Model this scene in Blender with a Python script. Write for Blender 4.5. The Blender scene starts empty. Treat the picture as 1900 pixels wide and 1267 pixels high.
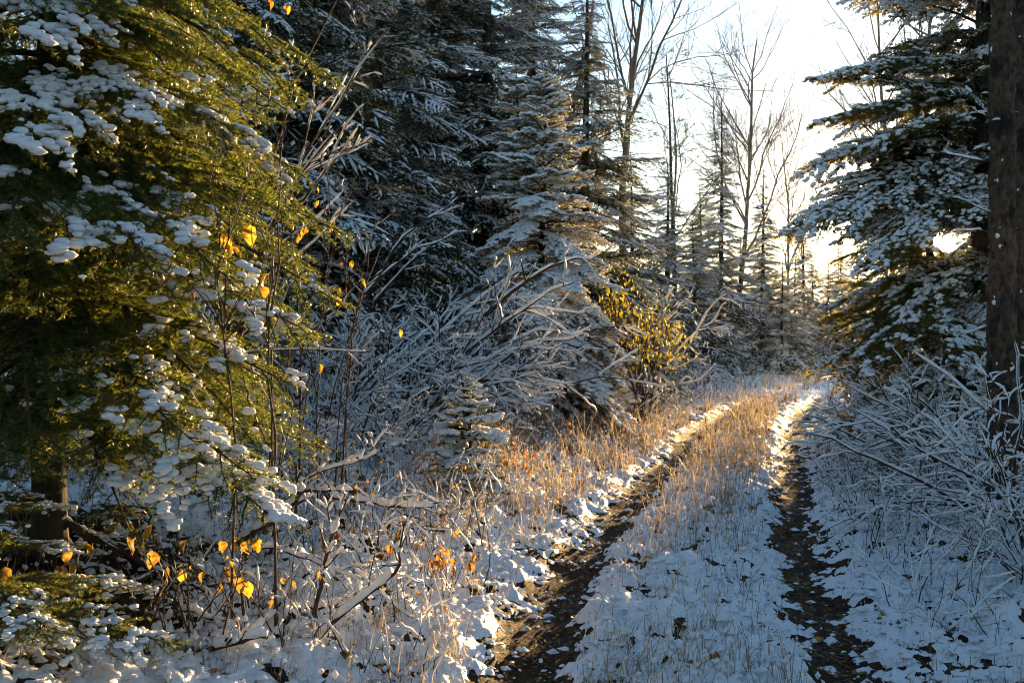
import bpy, math, numpy as np
from mathutils import Vector, Matrix, Euler

S = bpy.context.scene
COL = S.collection
PI = math.pi

# ------------------------------------------------------------------ camera
CAMH = 1.56
F = 1847.2                       # focal length in photo pixels (35 mm lens)
cam = bpy.data.cameras.new('camera'); cam.lens = 35; cam.sensor_width = 36
cam.clip_start = 0.05; cam.clip_end = 20000
camo = bpy.data.objects.new('camera', cam); COL.objects.link(camo)
camo.location = (0, 0, CAMH); camo.rotation_euler = (PI/2, 0, 0)
S.camera = camo

# ------------------------------------------------------------------ sun, sky, exposure
SUN_AZ, SUN_EL = math.radians(23.5), math.radians(5.3)
SD = Vector((math.sin(SUN_AZ)*math.cos(SUN_EL), math.cos(SUN_AZ)*math.cos(SUN_EL), math.sin(SUN_EL)))
w = bpy.data.worlds.new('World'); S.world = w; w.use_nodes = True
nt = w.node_tree; nt.nodes.clear()
wo = nt.nodes.new('ShaderNodeOutputWorld')
bg = nt.nodes.new('ShaderNodeBackground'); bg.inputs['Strength'].default_value = 0.10
sky = nt.nodes.new('ShaderNodeTexSky'); sky.sky_type = 'NISHITA'; sky.sun_disc = False
sky.sun_elevation = SUN_EL; sky.sun_rotation = SUN_AZ
sky.air_density = 1.0; sky.dust_density = 0.3; sky.ozone_density = 1.9; sky.altitude = 300
nt.links.new(sky.outputs[0], bg.inputs[0])
# the sun itself, a small bright disc standing in the sky
tc = nt.nodes.new('ShaderNodeTexCoord')
dot = nt.nodes.new('ShaderNodeVectorMath'); dot.operation = 'DOT_PRODUCT'
dot.inputs[1].default_value = SD
nt.links.new(tc.outputs['Generated'], dot.inputs[0])
mr = nt.nodes.new('ShaderNodeMapRange')
mr.inputs['From Min'].default_value = math.cos(math.radians(0.62)); mr.inputs['From Max'].default_value = math.cos(math.radians(0.42))
nt.links.new(dot.outputs['Value'], mr.inputs['Value'])
sunm = nt.nodes.new('ShaderNodeMath'); sunm.operation = 'MULTIPLY'; sunm.inputs[1].default_value = 40
nt.links.new(mr.outputs[0], sunm.inputs[0])
bgs = nt.nodes.new('ShaderNodeBackground'); bgs.inputs[0].default_value = (1, .80, .42, 1)
nt.links.new(sunm.outputs[0], bgs.inputs['Strength'])
ad = nt.nodes.new('ShaderNodeAddShader')
nt.links.new(bg.outputs[0], ad.inputs[0]); nt.links.new(bgs.outputs[0], ad.inputs[1])
nt.links.new(ad.outputs[0], wo.inputs[0])

sl = bpy.data.lights.new('sun_lamp', 'SUN'); sl.energy = 5.0; sl.angle = math.radians(0.55); sl.color = (1, .63, .27)
slo = bpy.data.objects.new('sun_lamp', sl); COL.objects.link(slo)
slo.location = SD*60; slo.rotation_euler = SD.to_track_quat('Z', 'Y').to_euler()

S.view_settings.view_transform = 'Standard'; S.view_settings.look = 'None'
S.view_settings.exposure = 2.25; S.view_settings.gamma = 1.0
S.view_settings.use_curve_mapping = False
S.render.engine = 'CYCLES'
cy = S.cycles
cy.max_bounces = 4; cy.diffuse_bounces = 3; cy.glossy_bounces = 1; cy.transmission_bounces = 3
cy.use_adaptive_sampling = True; cy.adaptive_threshold = 0.03
cy.transparent_max_bounces = 4; cy.caustics_reflective = False; cy.caustics_refractive = False
cy.sample_clamp_indirect = 4.0
cy.use_denoising = True; cy.pixel_filter_type = 'BLACKMAN_HARRIS'; cy.filter_width = 1.0

# ------------------------------------------------------------------ helpers
def at(px, py, Y): return np.array([(px-950)/F*Y, Y, CAMH+(633.5-py)/F*Y])

def tag(o, label=None, cat=None, group=None, kind=None):
    if label: o['label'] = label
    if cat: o['category'] = cat
    if group: o['group'] = group
    if kind: o['kind'] = kind
    return o

def empty(name, loc=(0, 0, 0), rz=0):
    o = bpy.data.objects.new(name, None); COL.objects.link(o)
    o.location = loc; o.rotation_euler = (0, 0, rz); o.empty_display_size = .1
    return o

def mobj(name, me, parent=None, loc=(0, 0, 0), rot=(0, 0, 0), sc=1.0):
    o = bpy.data.objects.new(name, me); COL.objects.link(o)
    o.location = loc; o.rotation_euler = rot
    o.scale = (sc, sc, sc) if np.isscalar(sc) else sc
    if parent: o.parent = parent
    return o

def snowp(me, parent):
    o = mobj('snow', me, parent); o['kind'] = 'stuff'; return o

def copy_tree(o, parent=None):
    c = o.copy(); COL.objects.link(c)
    if parent: c.parent = parent
    for ch in o.children: copy_tree(ch, c)
    return c

class MB:
    """collects vertex and face arrays, becomes one mesh"""
    def __init__(s): s.v = []; s.f = []; s.n = 0
    def add(s, V, Fc, mat=0, smooth=True):
        V = np.asarray(V, float).reshape(-1, 3); Fc = np.asarray(Fc, np.int64)
        if len(V) == 0 or len(Fc) == 0: return s
        s.v.append(V); s.f.append((Fc+s.n, mat, smooth)); s.n += len(V); return s
    def append(s, o, M=None, T=None, mats=None):
        off = s.n
        V = o.verts()
        if M is not None: V = V @ M.T
        if T is not None: V = V + T
        s.v.append(V); s.n += len(V)
        for (f, m, sm) in o.f:
            if mats is None or m in mats: s.f.append((f+off, m, sm))
        return s
    def verts(s):
        if len(s.v) > 1: s.v = [np.concatenate(s.v)]
        return s.v[0] if s.v else np.zeros((0, 3))
    def pick(s, mats, remap=None):
        """a copy that keeps only some materials"""
        V = s.verts(); o = MB(); keep = [(f, m, sm) for f, m, sm in s.f if m in mats]
        if not keep: return o
        used = np.zeros(len(V), bool)
        for f, _, _ in keep: used[f.ravel()] = True
        new = np.cumsum(used)-1
        o.v = [V[used]]; o.n = int(used.sum())
        o.f = [(new[f], (remap or {}).get(m, m), sm) for f, m, sm in keep]
        return o
    def tris(s): return sum(len(f)*(f.shape[1]-2) for f, _, _ in s.f)
    def mesh(s, name, mats):
        V = s.verts(); me = bpy.data.meshes.new(name)
        me.vertices.add(len(V)); me.vertices.foreach_set('co', V.astype(np.float32).ravel())
        if s.f:
            li = np.concatenate([f.ravel() for f, _, _ in s.f]).astype(np.int32)
            cnt = np.concatenate([np.full(len(f), f.shape[1]) for f, _, _ in s.f])
            st = np.concatenate([[0], np.cumsum(cnt)[:-1]]).astype(np.int32)
            mi = np.concatenate([np.full(len(f), m) for f, m, _ in s.f]).astype(np.int32)
            sm = np.concatenate([np.full(len(f), b) for f, _, b in s.f]).astype(bool)
            me.loops.add(len(li)); me.loops.foreach_set('vertex_index', li)
            me.polygons.add(len(cnt)); me.polygons.foreach_set('loop_start', st)
            me.polygons.foreach_set('material_index', mi); me.polygons.foreach_set('use_smooth', sm)
        for m in mats: me.materials.append(m)
        me.update(calc_edges=True)
        return me

def nrm(a): return a/np.maximum(np.linalg.norm(a, axis=-1, keepdims=True), 1e-9)

def tubes(P, R, sides=5):
    """P (B,n,3) centre lines, R (B,n) radii -> verts, quads"""
    B, n, _ = P.shape
    T = nrm(np.gradient(P, axis=1)); mt = nrm(T.mean(1))
    ref = np.where(np.abs(mt[:, 2:3]) > .85, np.array([1., 0, 0]), np.array([0, 0, 1.]))[:, None, :]
    U = nrm(np.cross(T, ref)); W = np.cross(U, T)
    a = 2*PI*np.arange(sides)/sides
    V = P[:, :, None] + R[:, :, None, None]*(np.cos(a)[None, None, :, None]*U[:, :, None] + np.sin(a)[None, None, :, None]*W[:, :, None])
    b = (np.arange(B)*n*sides)[:, None, None]; i = (np.arange(n-1)*sides)[None, :, None]; j = np.arange(sides)[None, None, :]
    j2 = (j+1) % sides
    Q = np.stack([b+i+j, b+i+j2, b+i+sides+j2, b+i+sides+j], -1).reshape(-1, 4)
    return V.reshape(-1, 3), Q

def resample(P, idx, t):
    """points and tangents on polylines P[idx] at parameter t"""
    n = P.shape[1]; u = np.clip(t, 0, .99999)*(n-1); k = u.astype(int); fr = (u-k)[:, None]
    a, b = P[idx, k], P[idx, k+1]
    return a*(1-fr)+b*fr, nrm(b-a)

def plen(P): return np.linalg.norm(np.diff(P, axis=1), axis=2).sum(1)

def snow_on(P, R, rng, amt=1.0, rmin=.006, sides=6, keep=.75, sub=2):
    """soft sausages of snow lying on the upper side of branches"""
    B, n, _ = P.shape
    m = (n-1)*sub+1
    t = np.linspace(0, 1, m); u = np.clip(t, 0, .99999)*(n-1); k = u.astype(int); fr = u-k
    Q = P[:, k]*(1-fr)[None, :, None]+P[:, k+1]*fr[None, :, None]
    r = R[:, k]*(1-fr)+R[:, k+1]*fr
    T = nrm(np.gradient(Q, axis=1)); flat = np.sqrt(np.clip(1-T[:, :, 2]**2, 0, 1))
    g = rng.random((B, m))
    for _ in range(2): g = (g+np.roll(g, 1, 1)+np.roll(g, -1, 1))/3
    on = np.clip((g-(.5+.30*(.5-keep)))*14+.5, 0, 1)*np.clip((flat-.25)*2.5, 0, 1)
    rs = (r*.55+rmin)*(.70+.55*rng.random((B, m)))*amt
    rs = rs*on
    e = np.clip(np.minimum(t, 1-t)*m/2.2, 0, 1); endf = np.sqrt(1-(1-e)**2)
    rs = rs*endf[None]+1e-5
    Q = Q.copy(); Q[:, :, 2] += r*.85+rs*.55
    V, Fc = tubes(Q, rs, sides)
    keepb = np.repeat(rs.max(1) > rmin*.25, (m-1)*sides)
    return V, Fc[keepb]

def _ico(sub):
    t = (1+5**.5)/2
    V = nrm(np.array([(-1, t, 0), (1, t, 0), (-1, -t, 0), (1, -t, 0), (0, -1, t), (0, 1, t), (0, -1, -t), (0, 1, -t), (t, 0, -1), (t, 0, 1), (-t, 0, -1), (-t, 0, 1)], float))
    T = [(0, 11, 5), (0, 5, 1), (0, 1, 7), (0, 7, 10), (0, 10, 11), (1, 5, 9), (5, 11, 4), (11, 10, 2), (10, 7, 6), (7, 1, 8), (3, 9, 4), (3, 4, 2), (3, 2, 6), (3, 6, 8), (3, 8, 9), (4, 9, 5), (2, 4, 11), (6, 2, 10), (8, 6, 7), (9, 8, 1)]
    for _ in range(sub):
        V = list(V); mid = {}; N_ = []
        def m_(a, b):
            k = (min(a, b), max(a, b))
            if k not in mid: V.append(nrm((V[a]+V[b])/2)); mid[k] = len(V)-1
            return mid[k]
        for a, b, c in T: x, y, z = m_(a, b), m_(b, c), m_(c, a); N_ += [(a, x, z), (b, y, x), (c, z, y), (x, y, z)]
        T = N_; V = np.array(V)
    return np.array(V), np.array(T)
ICO = [_ico(0), _ico(1)]
def lumps(mb, P, rng, step, r, keep, sub, seed, mat_i=2, cell=9.):
    """snow lying in patches on the twigs P: overlapping uneven lumps"""
    L = plen(P); cnt = np.maximum(1, np.round(L/step)).astype(int); idx = np.repeat(np.arange(len(P)), cnt); n = len(idx)
    p, T = resample(P, idx, rng.random(n))
    g = .65*vnoise(p[:, 0]*cell, p[:, 1]*cell, seed)+.35*vnoise(p[:, 0]*cell*3, p[:, 1]*cell*3, seed+1)+.10*(rng.random(n)-.5)
    p = p[g > 1-keep-.08]; n = len(p)
    if not n: return
    rr = r*(.32+1.15*rng.random(n)**1.6)
    Vi, Ti = ICO[sub]; m = len(Vi)
    V = p[:, None]+Vi[None]*(rr[:, None]*rng.uniform(.78, 1.22, (n, m)))[..., None]*np.array([1.2, 1.2, .62])
    V[:, :, 2] += (rr*.55)[:, None]
    mb.add(V.reshape(-1, 3), ((np.arange(n)*m)[:, None, None]+Ti[None]).reshape(-1, 3), mat_i, True)

# hashed noise for the ground
def _h(ix, iy, seed):
    a = (ix.astype(np.int64)*374761393 + iy.astype(np.int64)*668265263 + seed*974711) & 0xffffffff
    a = ((a ^ (a >> 13))*1274126177) & 0xffffffff
    a = a ^ (a >> 16)
    return (a & 0xffffff)/float(0xffffff)
def vnoise(x, y, seed=0):
    ix, iy = np.floor(x), np.floor(y); fx, fy = x-ix, y-iy
    fx = fx*fx*(3-2*fx); fy = fy*fy*(3-2*fy)
    return (_h(ix, iy, seed)*(1-fx)+_h(ix+1, iy, seed)*fx)*(1-fy)+(_h(ix, iy+1, seed)*(1-fx)+_h(ix+1, iy+1, seed)*fx)*fy
def fbm(x, y, o=4, seed=0):
    s = 0; a = .5; n = 0
    for i in range(o):
        s = s+a*vnoise(x*2**i, y*2**i, seed+i); n += a; a *= .5
    return s/n
def worley(x, y, seed=0):
    ix, iy = np.floor(x), np.floor(y); d = np.full(np.shape(x), 9.)
    for dx in (-1, 0, 1):
        for dy in (-1, 0, 1):
            cx, cy_ = ix+dx, iy+dy
            px, py = cx+_h(cx, cy_, seed), cy_+_h(cx, cy_, seed+77)
            d = np.minimum(d, (px-x)**2+(py-y)**2)
    return np.sqrt(d)
def sstep(a, b, x):
    t = np.clip((x-a)/(b-a), 0, 1); return t*t*(3-2*t)

# ------------------------------------------------------------------ materials
def mat(name):
    m = bpy.data.materials.new(name); m.use_nodes = True
    n = m.node_tree; n.nodes.clear()
    out = n.nodes.new('ShaderNodeOutputMaterial')
    return m, n, out
def N(n, t, **k):
    x = n.nodes.new(t)
    for a, b in k.items(): setattr(x, a, b)
    return x
def noise_tex(n, scale, detail=4, rough=.55, coord='Object', stretch=None):
    tc = N(n, 'ShaderNodeTexCoord'); t = N(n, 'ShaderNodeTexNoise')
    t.inputs['Scale'].default_value = scale; t.inputs['Detail'].default_value = detail; t.inputs['Roughness'].default_value = rough
    if stretch:
        mp = N(n, 'ShaderNodeMapping'); mp.inputs['Scale'].default_value = stretch
        n.links.new(tc.outputs[coord], mp.inputs[0]); n.links.new(mp.outputs[0], t.inputs['Vector'])
    else: n.links.new(tc.outputs[coord], t.inputs['Vector'])
    return t
def ramp(n, src, stops, interp='LINEAR'):
    r = N(n, 'ShaderNodeValToRGB'); r.color_ramp.interpolation = interp
    e = r.color_ramp.elements
    while len(e) < len(stops): e.new(.5)
    for i, (p, c) in enumerate(stops):
        e[i].position = p; e[i].color = (*c, 1)
    n.links.new(src, r.inputs[0]); return r
def bump(n, src, strength, dist):
    b = N(n, 'ShaderNodeBump'); b.inputs['Strength'].default_value = strength; b.inputs['Distance'].default_value = dist
    n.links.new(src, b.inputs['Height']); return b

def leafy(name, stops, trans, tmix=.45, rough=.5, spec=.3, obj_var=False):
    """thin leaves or needles: colour varies from piece to piece, light shines through"""
    m, n, out = mat(name)
    geo = N(n, 'ShaderNodeNewGeometry')
    r = ramp(n, geo.outputs['Random Per Island'], stops)
    p = N(n, 'ShaderNodeBsdfPrincipled'); p.inputs['Roughness'].default_value = rough
    p.inputs['Specular IOR Level'].default_value = spec
    n.links.new(r.outputs[0], p.inputs['Base Color'])
    t = N(n, 'ShaderNodeBsdfTranslucent')
    r2 = ramp(n, geo.outputs['Random Per Island'], trans)
    n.links.new(r2.outputs[0], t.inputs[0])
    mx = N(n, 'ShaderNodeMixShader'); mx.inputs[0].default_value = tmix
    n.links.new(p.outputs[0], mx.inputs[1]); n.links.new(t.outputs[0], mx.inputs[2])
    n.links.new(mx.outputs[0], out.inputs[0])
    return m

def blotchy(m, sc=60):
    """brown spots and dry margins on leaves"""
    n = m.node_tree; p = [x for x in n.nodes if x.type == 'BSDF_PRINCIPLED'][0]; tr = [x for x in n.nodes if x.type == 'BSDF_TRANSLUCENT'][0]
    t = noise_tex(n, sc, 5, .7); k = ramp(n, t.outputs[0], [(.42, (1, 1, 1)), (.60, (.62, .42, .25)), (.70, (.25, .14, .08))])
    for sh, inp in ((p, 'Base Color'), (tr, 'Color')):
        src = sh.inputs[inp].links[0].from_socket; mx = N(n, 'ShaderNodeMix', data_type='RGBA', blend_type='MULTIPLY'); mx.inputs[0].default_value = 1
        n.links.new(src, mx.inputs[6]); n.links.new(k.outputs[0], mx.inputs[7]); n.links.new(mx.outputs[2], sh.inputs[inp])
def bark(name, c1, c2, scale=14, stretch=(1, 1, .25), rough=.85, bd=.01, patches=None):
    m, n, out = mat(name)
    t = noise_tex(n, scale, 6, .65, stretch=stretch)
    r = ramp(n, t.outputs[0], [(.3, c1), (.7, c2)])
    p = N(n, 'ShaderNodeBsdfPrincipled'); p.inputs['Roughness'].default_value = rough
    p.inputs['Specular IOR Level'].default_value = .2
    col = r.outputs[0]
    if patches:
        t2 = noise_tex(n, 5, 3, .6)
        k = ramp(n, t2.outputs[0], [(.52, (0, 0, 0)), (.62, (1, 1, 1))])
        mx = N(n, 'ShaderNodeMix', data_type='RGBA')
        n.links.new(k.outputs[0], mx.inputs[0]); n.links.new(col, mx.inputs[6]); mx.inputs[7].default_value = (*patches, 1)
        col = mx.outputs[2]
    n.links.new(col, p.inputs['Base Color'])
    b = bump(n, t.outputs[0], .8, bd); n.links.new(b.outputs[0], p.inputs['Normal'])
    n.links.new(p.outputs[0], out.inputs[0]); return m

def snow_mat(name, scale=38, bd=.012, thin=.12):
    m, n, out = mat(name)
    t = noise_tex(n, scale, 5, .6)
    r = ramp(n, t.outputs[0], [(.25, (.78, .81, .86)), (.75, (.90, .91, .93))])
    p = N(n, 'ShaderNodeBsdfPrincipled'); p.inputs['Roughness'].default_value = .55
    p.inputs['Specular IOR Level'].default_value = .25
    n.links.new(r.outputs[0], p.inputs['Base Color'])
    b = bump(n, t.outputs[0], .7, bd); n.links.new(b.outputs[0], p.inputs['Normal'])
    tr = N(n, 'ShaderNodeBsdfTranslucent'); tr.inputs[0].default_value = (.88, .86, .82, 1)
    mx = N(n, 'ShaderNodeMixShader'); mx.inputs[0].default_value = thin
    n.links.new(p.outputs[0], mx.inputs[1]); n.links.new(tr.outputs[0], mx.inputs[2])
    n.links.new(mx.outputs[0], out.inputs[0]); return m

M = {}
M['snow'] = snow_mat('snow', 60, .006, .18)
M['snow_ground'] = snow_mat('snow_ground', 40, .03, .0)
M['fir'] = leafy('fir_needles', [(0, (.012, .034, .010)), (.6, (.024, .055, .014)), (1, (.055, .075, .018))],
                 [(0, (.07, .15, .014)), (1, (.36, .34, .04))], .42, .34, .5)
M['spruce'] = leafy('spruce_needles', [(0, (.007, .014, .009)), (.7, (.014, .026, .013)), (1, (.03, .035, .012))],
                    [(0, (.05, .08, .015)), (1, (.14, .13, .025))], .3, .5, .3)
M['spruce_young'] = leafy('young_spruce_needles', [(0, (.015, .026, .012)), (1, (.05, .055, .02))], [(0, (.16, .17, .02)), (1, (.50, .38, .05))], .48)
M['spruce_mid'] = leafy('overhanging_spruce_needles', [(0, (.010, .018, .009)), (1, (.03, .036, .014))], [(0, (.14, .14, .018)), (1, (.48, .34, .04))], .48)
M['pine'] = leafy('pine_needles', [(0, (.03, .045, .014)), (1, (.07, .08, .02))], [(0, (.10, .13, .02)), (1, (.2, .18, .03))], .4)
M['bark_fir'] = bark('fir_bark', (.02, .016, .012), (.07, .052, .036), 22)
M['bark_spruce'] = bark('spruce_bark', (.018, .015, .013), (.06, .048, .04), 22)
M['bark_twig'] = bark('twig_bark', (.03, .02, .016), (.085, .058, .042), 40)
M['bark_pale'] = bark('pale_bark', (.07, .055, .042), (.22, .18, .14), 20)
M['bark_aspen'] = bark('old_bark', (.010, .008, .006), (.15, .10, .065), 15, (1.6, 1.6, .9), bd=.08, patches=(.02, .017, .013))
M['wood'] = bark('weathered_wood', (.10, .075, .05), (.26, .2, .14), 18, (1, 1, 1))
M['leaf_yellow'] = leafy('yellow_leaf', [(0, (.40, .25, .03)), (1, (.52, .38, .05))], [(0, (.70, .46, .04)), (1, (.80, .60, .08))], .5)
M['leaf_dull'] = leafy('dull_gold_leaf', [(0, (.20, .13, .03)), (1, (.40, .28, .07))], [(0, (.42, .26, .05)), (1, (.66, .48, .09))], .45)
M['leaf_orange'] = leafy('orange_leaf', [(0, (.28, .11, .02)), (1, (.42, .2, .03))], [(0, (.65, .26, .03)), (1, (.75, .38, .05))], .5)
M['leaf_brown'] = leafy('brown_leaf', [(0, (.035, .02, .011)), (.55, (.09, .05, .022)), (.85, (.17, .10, .03)), (1, (.32, .19, .035))],
                        [(0, (.10, .05, .02)), (1, (.4, .22, .04))], .2, .45, .4)
for k_ in ('leaf_yellow', 'leaf_orange', 'leaf_dull'): blotchy(M[k_])
M['leaf_shrub'] = leafy('shrub_leaf', [(0, (.10, .10, .012)), (1, (.28, .22, .02))], [(0, (.26, .22, .02)), (1, (.55, .42, .03))], .45)
M['grass'] = leafy('dry_grass', [(0, (.13, .08, .04)), (.5, (.25, .165, .08)), (1, (.36, .27, .15))], [(0, (.34, .24, .13)), (1, (.50, .40, .26))], .42)

def ground_mat():
    m, n, out = mat('leaf_litter_ground')
    a = noise_tex(n, 30, 8, .7); b = N(n, 'ShaderNodeTexVoronoi'); b.inputs['Scale'].default_value = 26
    tc = N(n, 'ShaderNodeTexCoord'); n.links.new(tc.outputs['Object'], b.inputs['Vector'])
    r = ramp(n, a.outputs[0], [(.3, (.022, .014, .008)), (.55, (.07, .043, .022)), (.75, (.16, .10, .045))])
    r2 = ramp(n, b.outputs['Color'], [(.2, (.5, .45, .4)), (.9, (1.25, 1.1, .9))])
    mx = N(n, 'ShaderNodeMix', data_type='RGBA', blend_type='MULTIPLY'); mx.inputs[0].default_value = 1
    n.links.new(r.outputs[0], mx.inputs[6]); n.links.new(r2.outputs[0], mx.inputs[7])
    p = N(n, 'ShaderNodeBsdfPrincipled'); p.inputs['Roughness'].default_value = .75; p.inputs['Specular IOR Level'].default_value = .12
    n.links.new(mx.outputs[2], p.inputs['Base Color'])
    bb = bump(n, a.outputs[0], 1, .03); n.links.new(bb.outputs[0], p.inputs['Normal'])
    n.links.new(p.outputs[0], out.inputs[0]); return m
M['ground'] = ground_mat()

# ------------------------------------------------------------------ ground, wheel ruts, snow cover
_PY = np.array([-30, 0, 4.67, 6.18, 7.86, 10.8, 13.3, 17.3, 21.1, 25, 30, 36, 45, 60, 120.])
_PX = np.array([-2.5, .30, .84, 1.07, 1.46, 2.27, 2.96, 4.1, 5.3, 6.7, 8.8, 11.6, 16, 23, 50.])
def track(y): return np.interp(y, _PY, _PX)
def lateral(x, y):
    sl = (track(y+.3)-track(y-.3))/.6
    return (x-track(y))/np.sqrt(1+sl*sl)
def rutmask(x, y):
    d = lateral(x, y); wob = (vnoise(x*1.7, y*1.7, 5)-.5)*.18+(vnoise(x*7, y*7, 6)-.5)*.16+(vnoise(x*21, y*21, 7)-.5)*.10
    a = sstep(.34, .03, np.abs(d+.75)+wob); b = sstep(.30, .02, np.abs(d-.75)+wob*.9)
    return np.maximum(a, b)*sstep(34, 24, y)
def relief(x, y, d):
    """tussocks and clods under the snow"""
    r = np.hypot(x, y); fade = sstep(40, 14, r)
    rough = 1.0+.5*sstep(1.0, 2.0, -d)*sstep(5.5, 3.5, -d)+.35*sstep(1.0, 1.8, d)
    edge = sstep(.36, .10, np.abs(np.abs(d)-.75-.04))
    wx = x+(vnoise(x*6, y*6, 91)-.5)*.12; wy = y+(vnoise(x*6, y*6, 92)-.5)*.12
    w1 = worley(wx/.25, wy/.25, 11); w2 = worley(wx/.115, wy/.115, 12)
    p1 = np.clip(1-(w1/.85)**2, 0, 1); p2 = np.clip(1-(w2/.9)**2, 0, 1)
    n1 = vnoise(x*2.6, y*2.6, 17); n2 = vnoise(x*7, y*7, 18)
    return fade*rough*(1-.75*edge)*(.090*p1*n1+.066*p2*n2)
def G(x, y):
    """height of the bare ground"""
    x = np.asarray(x, float); y = np.asarray(y, float)
    d = lateral(x, y)
    h = (fbm(x*.5, y*.5, 3, 3)-.5)*.14+(fbm(x*2.4, y*2.4, 3, 8)-.5)*.05
    h = h+(.10+.34*sstep(24, 15, y))*sstep(1.1, 3.7, -d)+.30*sstep(1.6, 4.0, d)+.05*sstep(.6, 0, np.abs(d))
    return h+relief(x, y, d)-.05*rutmask(x, y)
def snow_depth(x, y):
    d = lateral(x, y); r = np.hypot(x, y); near = sstep(16, 8, r)
    w3 = worley(x/.060+.3*vnoise(x*20, y*20, 3), y/.060, 13); p3 = np.clip(1-(w3/.9)**2, 0, 1)
    f = fbm(x*7, y*7, 4, 31)-.5; f2 = fbm(x*22, y*22, 3, 35)-.5
    t = .0035+.080*f+near*(.046*f2+.012*p3)+.003*sstep(1.2, .2, np.abs(d))+.05*(1-sstep(45, 20, r))
    rm = rutmask(x, y)
    t = t-.044*rm+.03*rm*(1-rm)+.036*rm*(vnoise(x*13, y*8, 24)-.5)
    # little snow reaches the ground below the big fir
    u = np.hypot((x+2.65)/1.15, (y-5.1)/1.2)
    t = t-.06*sstep(1.15, .55, u+.3*(vnoise(x*3, y*3, 50)-.5))
    # nor below the dark stand of spruces
    t = t-.04*sstep(15, 20, y)*sstep(3.5, 5.5, -d)
    return t

def polar(angles, radii, zfun):
    A, Rr = np.meshgrid(angles, radii, indexing='ij')
    X = (Rr*np.sin(A)).ravel(); Y = (Rr*np.cos(A)).ravel()
    Z = zfun(X, Y)
    V = np.stack([X, Y, Z], 1); na, nr = len(angles), len(radii)
    i = np.arange(na)[:, None]; j = np.arange(nr-1)[None, :]; i2 = (i+1) % na
    Q = np.stack([i*nr+j, i*nr+j+1, i2*nr+j+1, i2*nr+j], -1).reshape(-1, 4)
    V = np.vstack([V, [[0, 0, float(zfun(np.array([0.]), np.array([0.]))[0])]]])
    c = len(V)-1
    T = np.stack([np.full(na, c), np.arange(na)*nr, ((np.arange(na)+1) % na)*nr], 1)
    return V, Q, T
def sheet(name, mater, nfine, nr, zfun, rmax):
    fine = np.radians(np.linspace(-38, 38, nfine)); coarse = np.radians(np.linspace(41, 319, 60))
    ang = np.concatenate([fine, coarse])
    rad = np.concatenate([[.6, 1.2, 1.8], np.geomspace(2.4, 45, nr), np.geomspace(50, rmax, 14)])
    V, Q, T = polar(ang, rad, zfun)
    b = MB(); b.add(V, Q, 0); b.f.append((T, 0, True))
    return mobj(name, b.mesh(name, [mater]))
g = sheet('ground', M['ground'], 340, 260, G, 4000); tag(g, kind='structure')
sn = sheet('snow_cover', M['snow_ground'], 570, 400, lambda x, y: G(x, y)+snow_depth(x, y), 3900)
tag(sn, 'thin lumpy snow cover over grass beside and between two wheel ruts', 'snow', kind='structure')

# ------------------------------------------------------------------ conifer boughs
def needles(mb, P, rng, step, ln, wd, flat=.6, mat_i=1, tmin=0.0):
    L = plen(P)*(1-tmin); cnt = np.maximum(1, np.round(L/step)).astype(int)
    idx = np.repeat(np.arange(len(P)), cnt); m = len(idx)
    t = tmin+(1-tmin)*rng.random(m)
    p, T = resample(P, idx, t)
    up = np.array([0, 0, 1.]); sd = nrm(np.cross(T, up)); u2 = np.cross(sd, T)
    a = rng.uniform(-PI, PI, m); r = sd*np.cos(a)[:, None]+u2*(np.sin(a)*(1-flat))[:, None]+up*.12
    d = nrm(T*.55+nrm(r)*.85); l = ln*rng.uniform(.7, 1.25, m)[:, None]
    s = nrm(np.cross(d, rng.normal(size=(m, 3))))*(wd/2)
    V = np.stack([p-s, p+s, p+d*l], 1).reshape(-1, 3)
    mb.add(V, np.arange(m*3).reshape(-1, 3), mat_i, False)

def side_twigs(P, Ls, per, f0, f1, ang, ratio, npt, rng, droop, lmin=.02, shape=None, alt=True, fwd=.25):
    """alternate side twigs lying in a flat spray"""
    B = len(P)
    cnt = np.maximum(1, (Ls*(f1-f0)/per)).astype(int)
    idx = np.repeat(np.arange(B), cnt); k = np.concatenate([np.arange(c) for c in cnt]); c_ = cnt[idx]
    t = f0+(f1-f0)*(k+.5+rng.uniform(-.3, .3, len(k)))/c_
    sgn = np.where(k % 2 == 0, 1., -1.)
    p, T = resample(P, idx, t)
    up = np.array([0, 0, 1.]); sd = nrm(np.cross(T, up))*sgn[:, None]
    an = np.radians(ang+rng.normal(0, 8, len(k)))
    d = T*np.cos(an)[:, None]+sd*np.sin(an)[:, None]
    d[:, 2] += rng.normal(0, .10, len(k)); d = nrm(d)
    sh = shape(t) if shape else (1.05-t)
    l = np.maximum(Ls[idx]*ratio*sh*rng.uniform(.75, 1.15, len(k)), lmin)
    s = np.linspace(0, 1, npt)
    bend = nrm(T)
    Q = p[:, None]+d[:, None]*(l[:, None]*s)[..., None]+bend[:, None]*(l[:, None]*fwd*s**2)[..., None]
    Q[:, :, 2] -= droop*l[:, None]*s**2
    Q += np.cumsum(rng.normal(0, .035, Q.shape), 1)*l[:, None, None]*s[None, :, None]
    return Q, l

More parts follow.
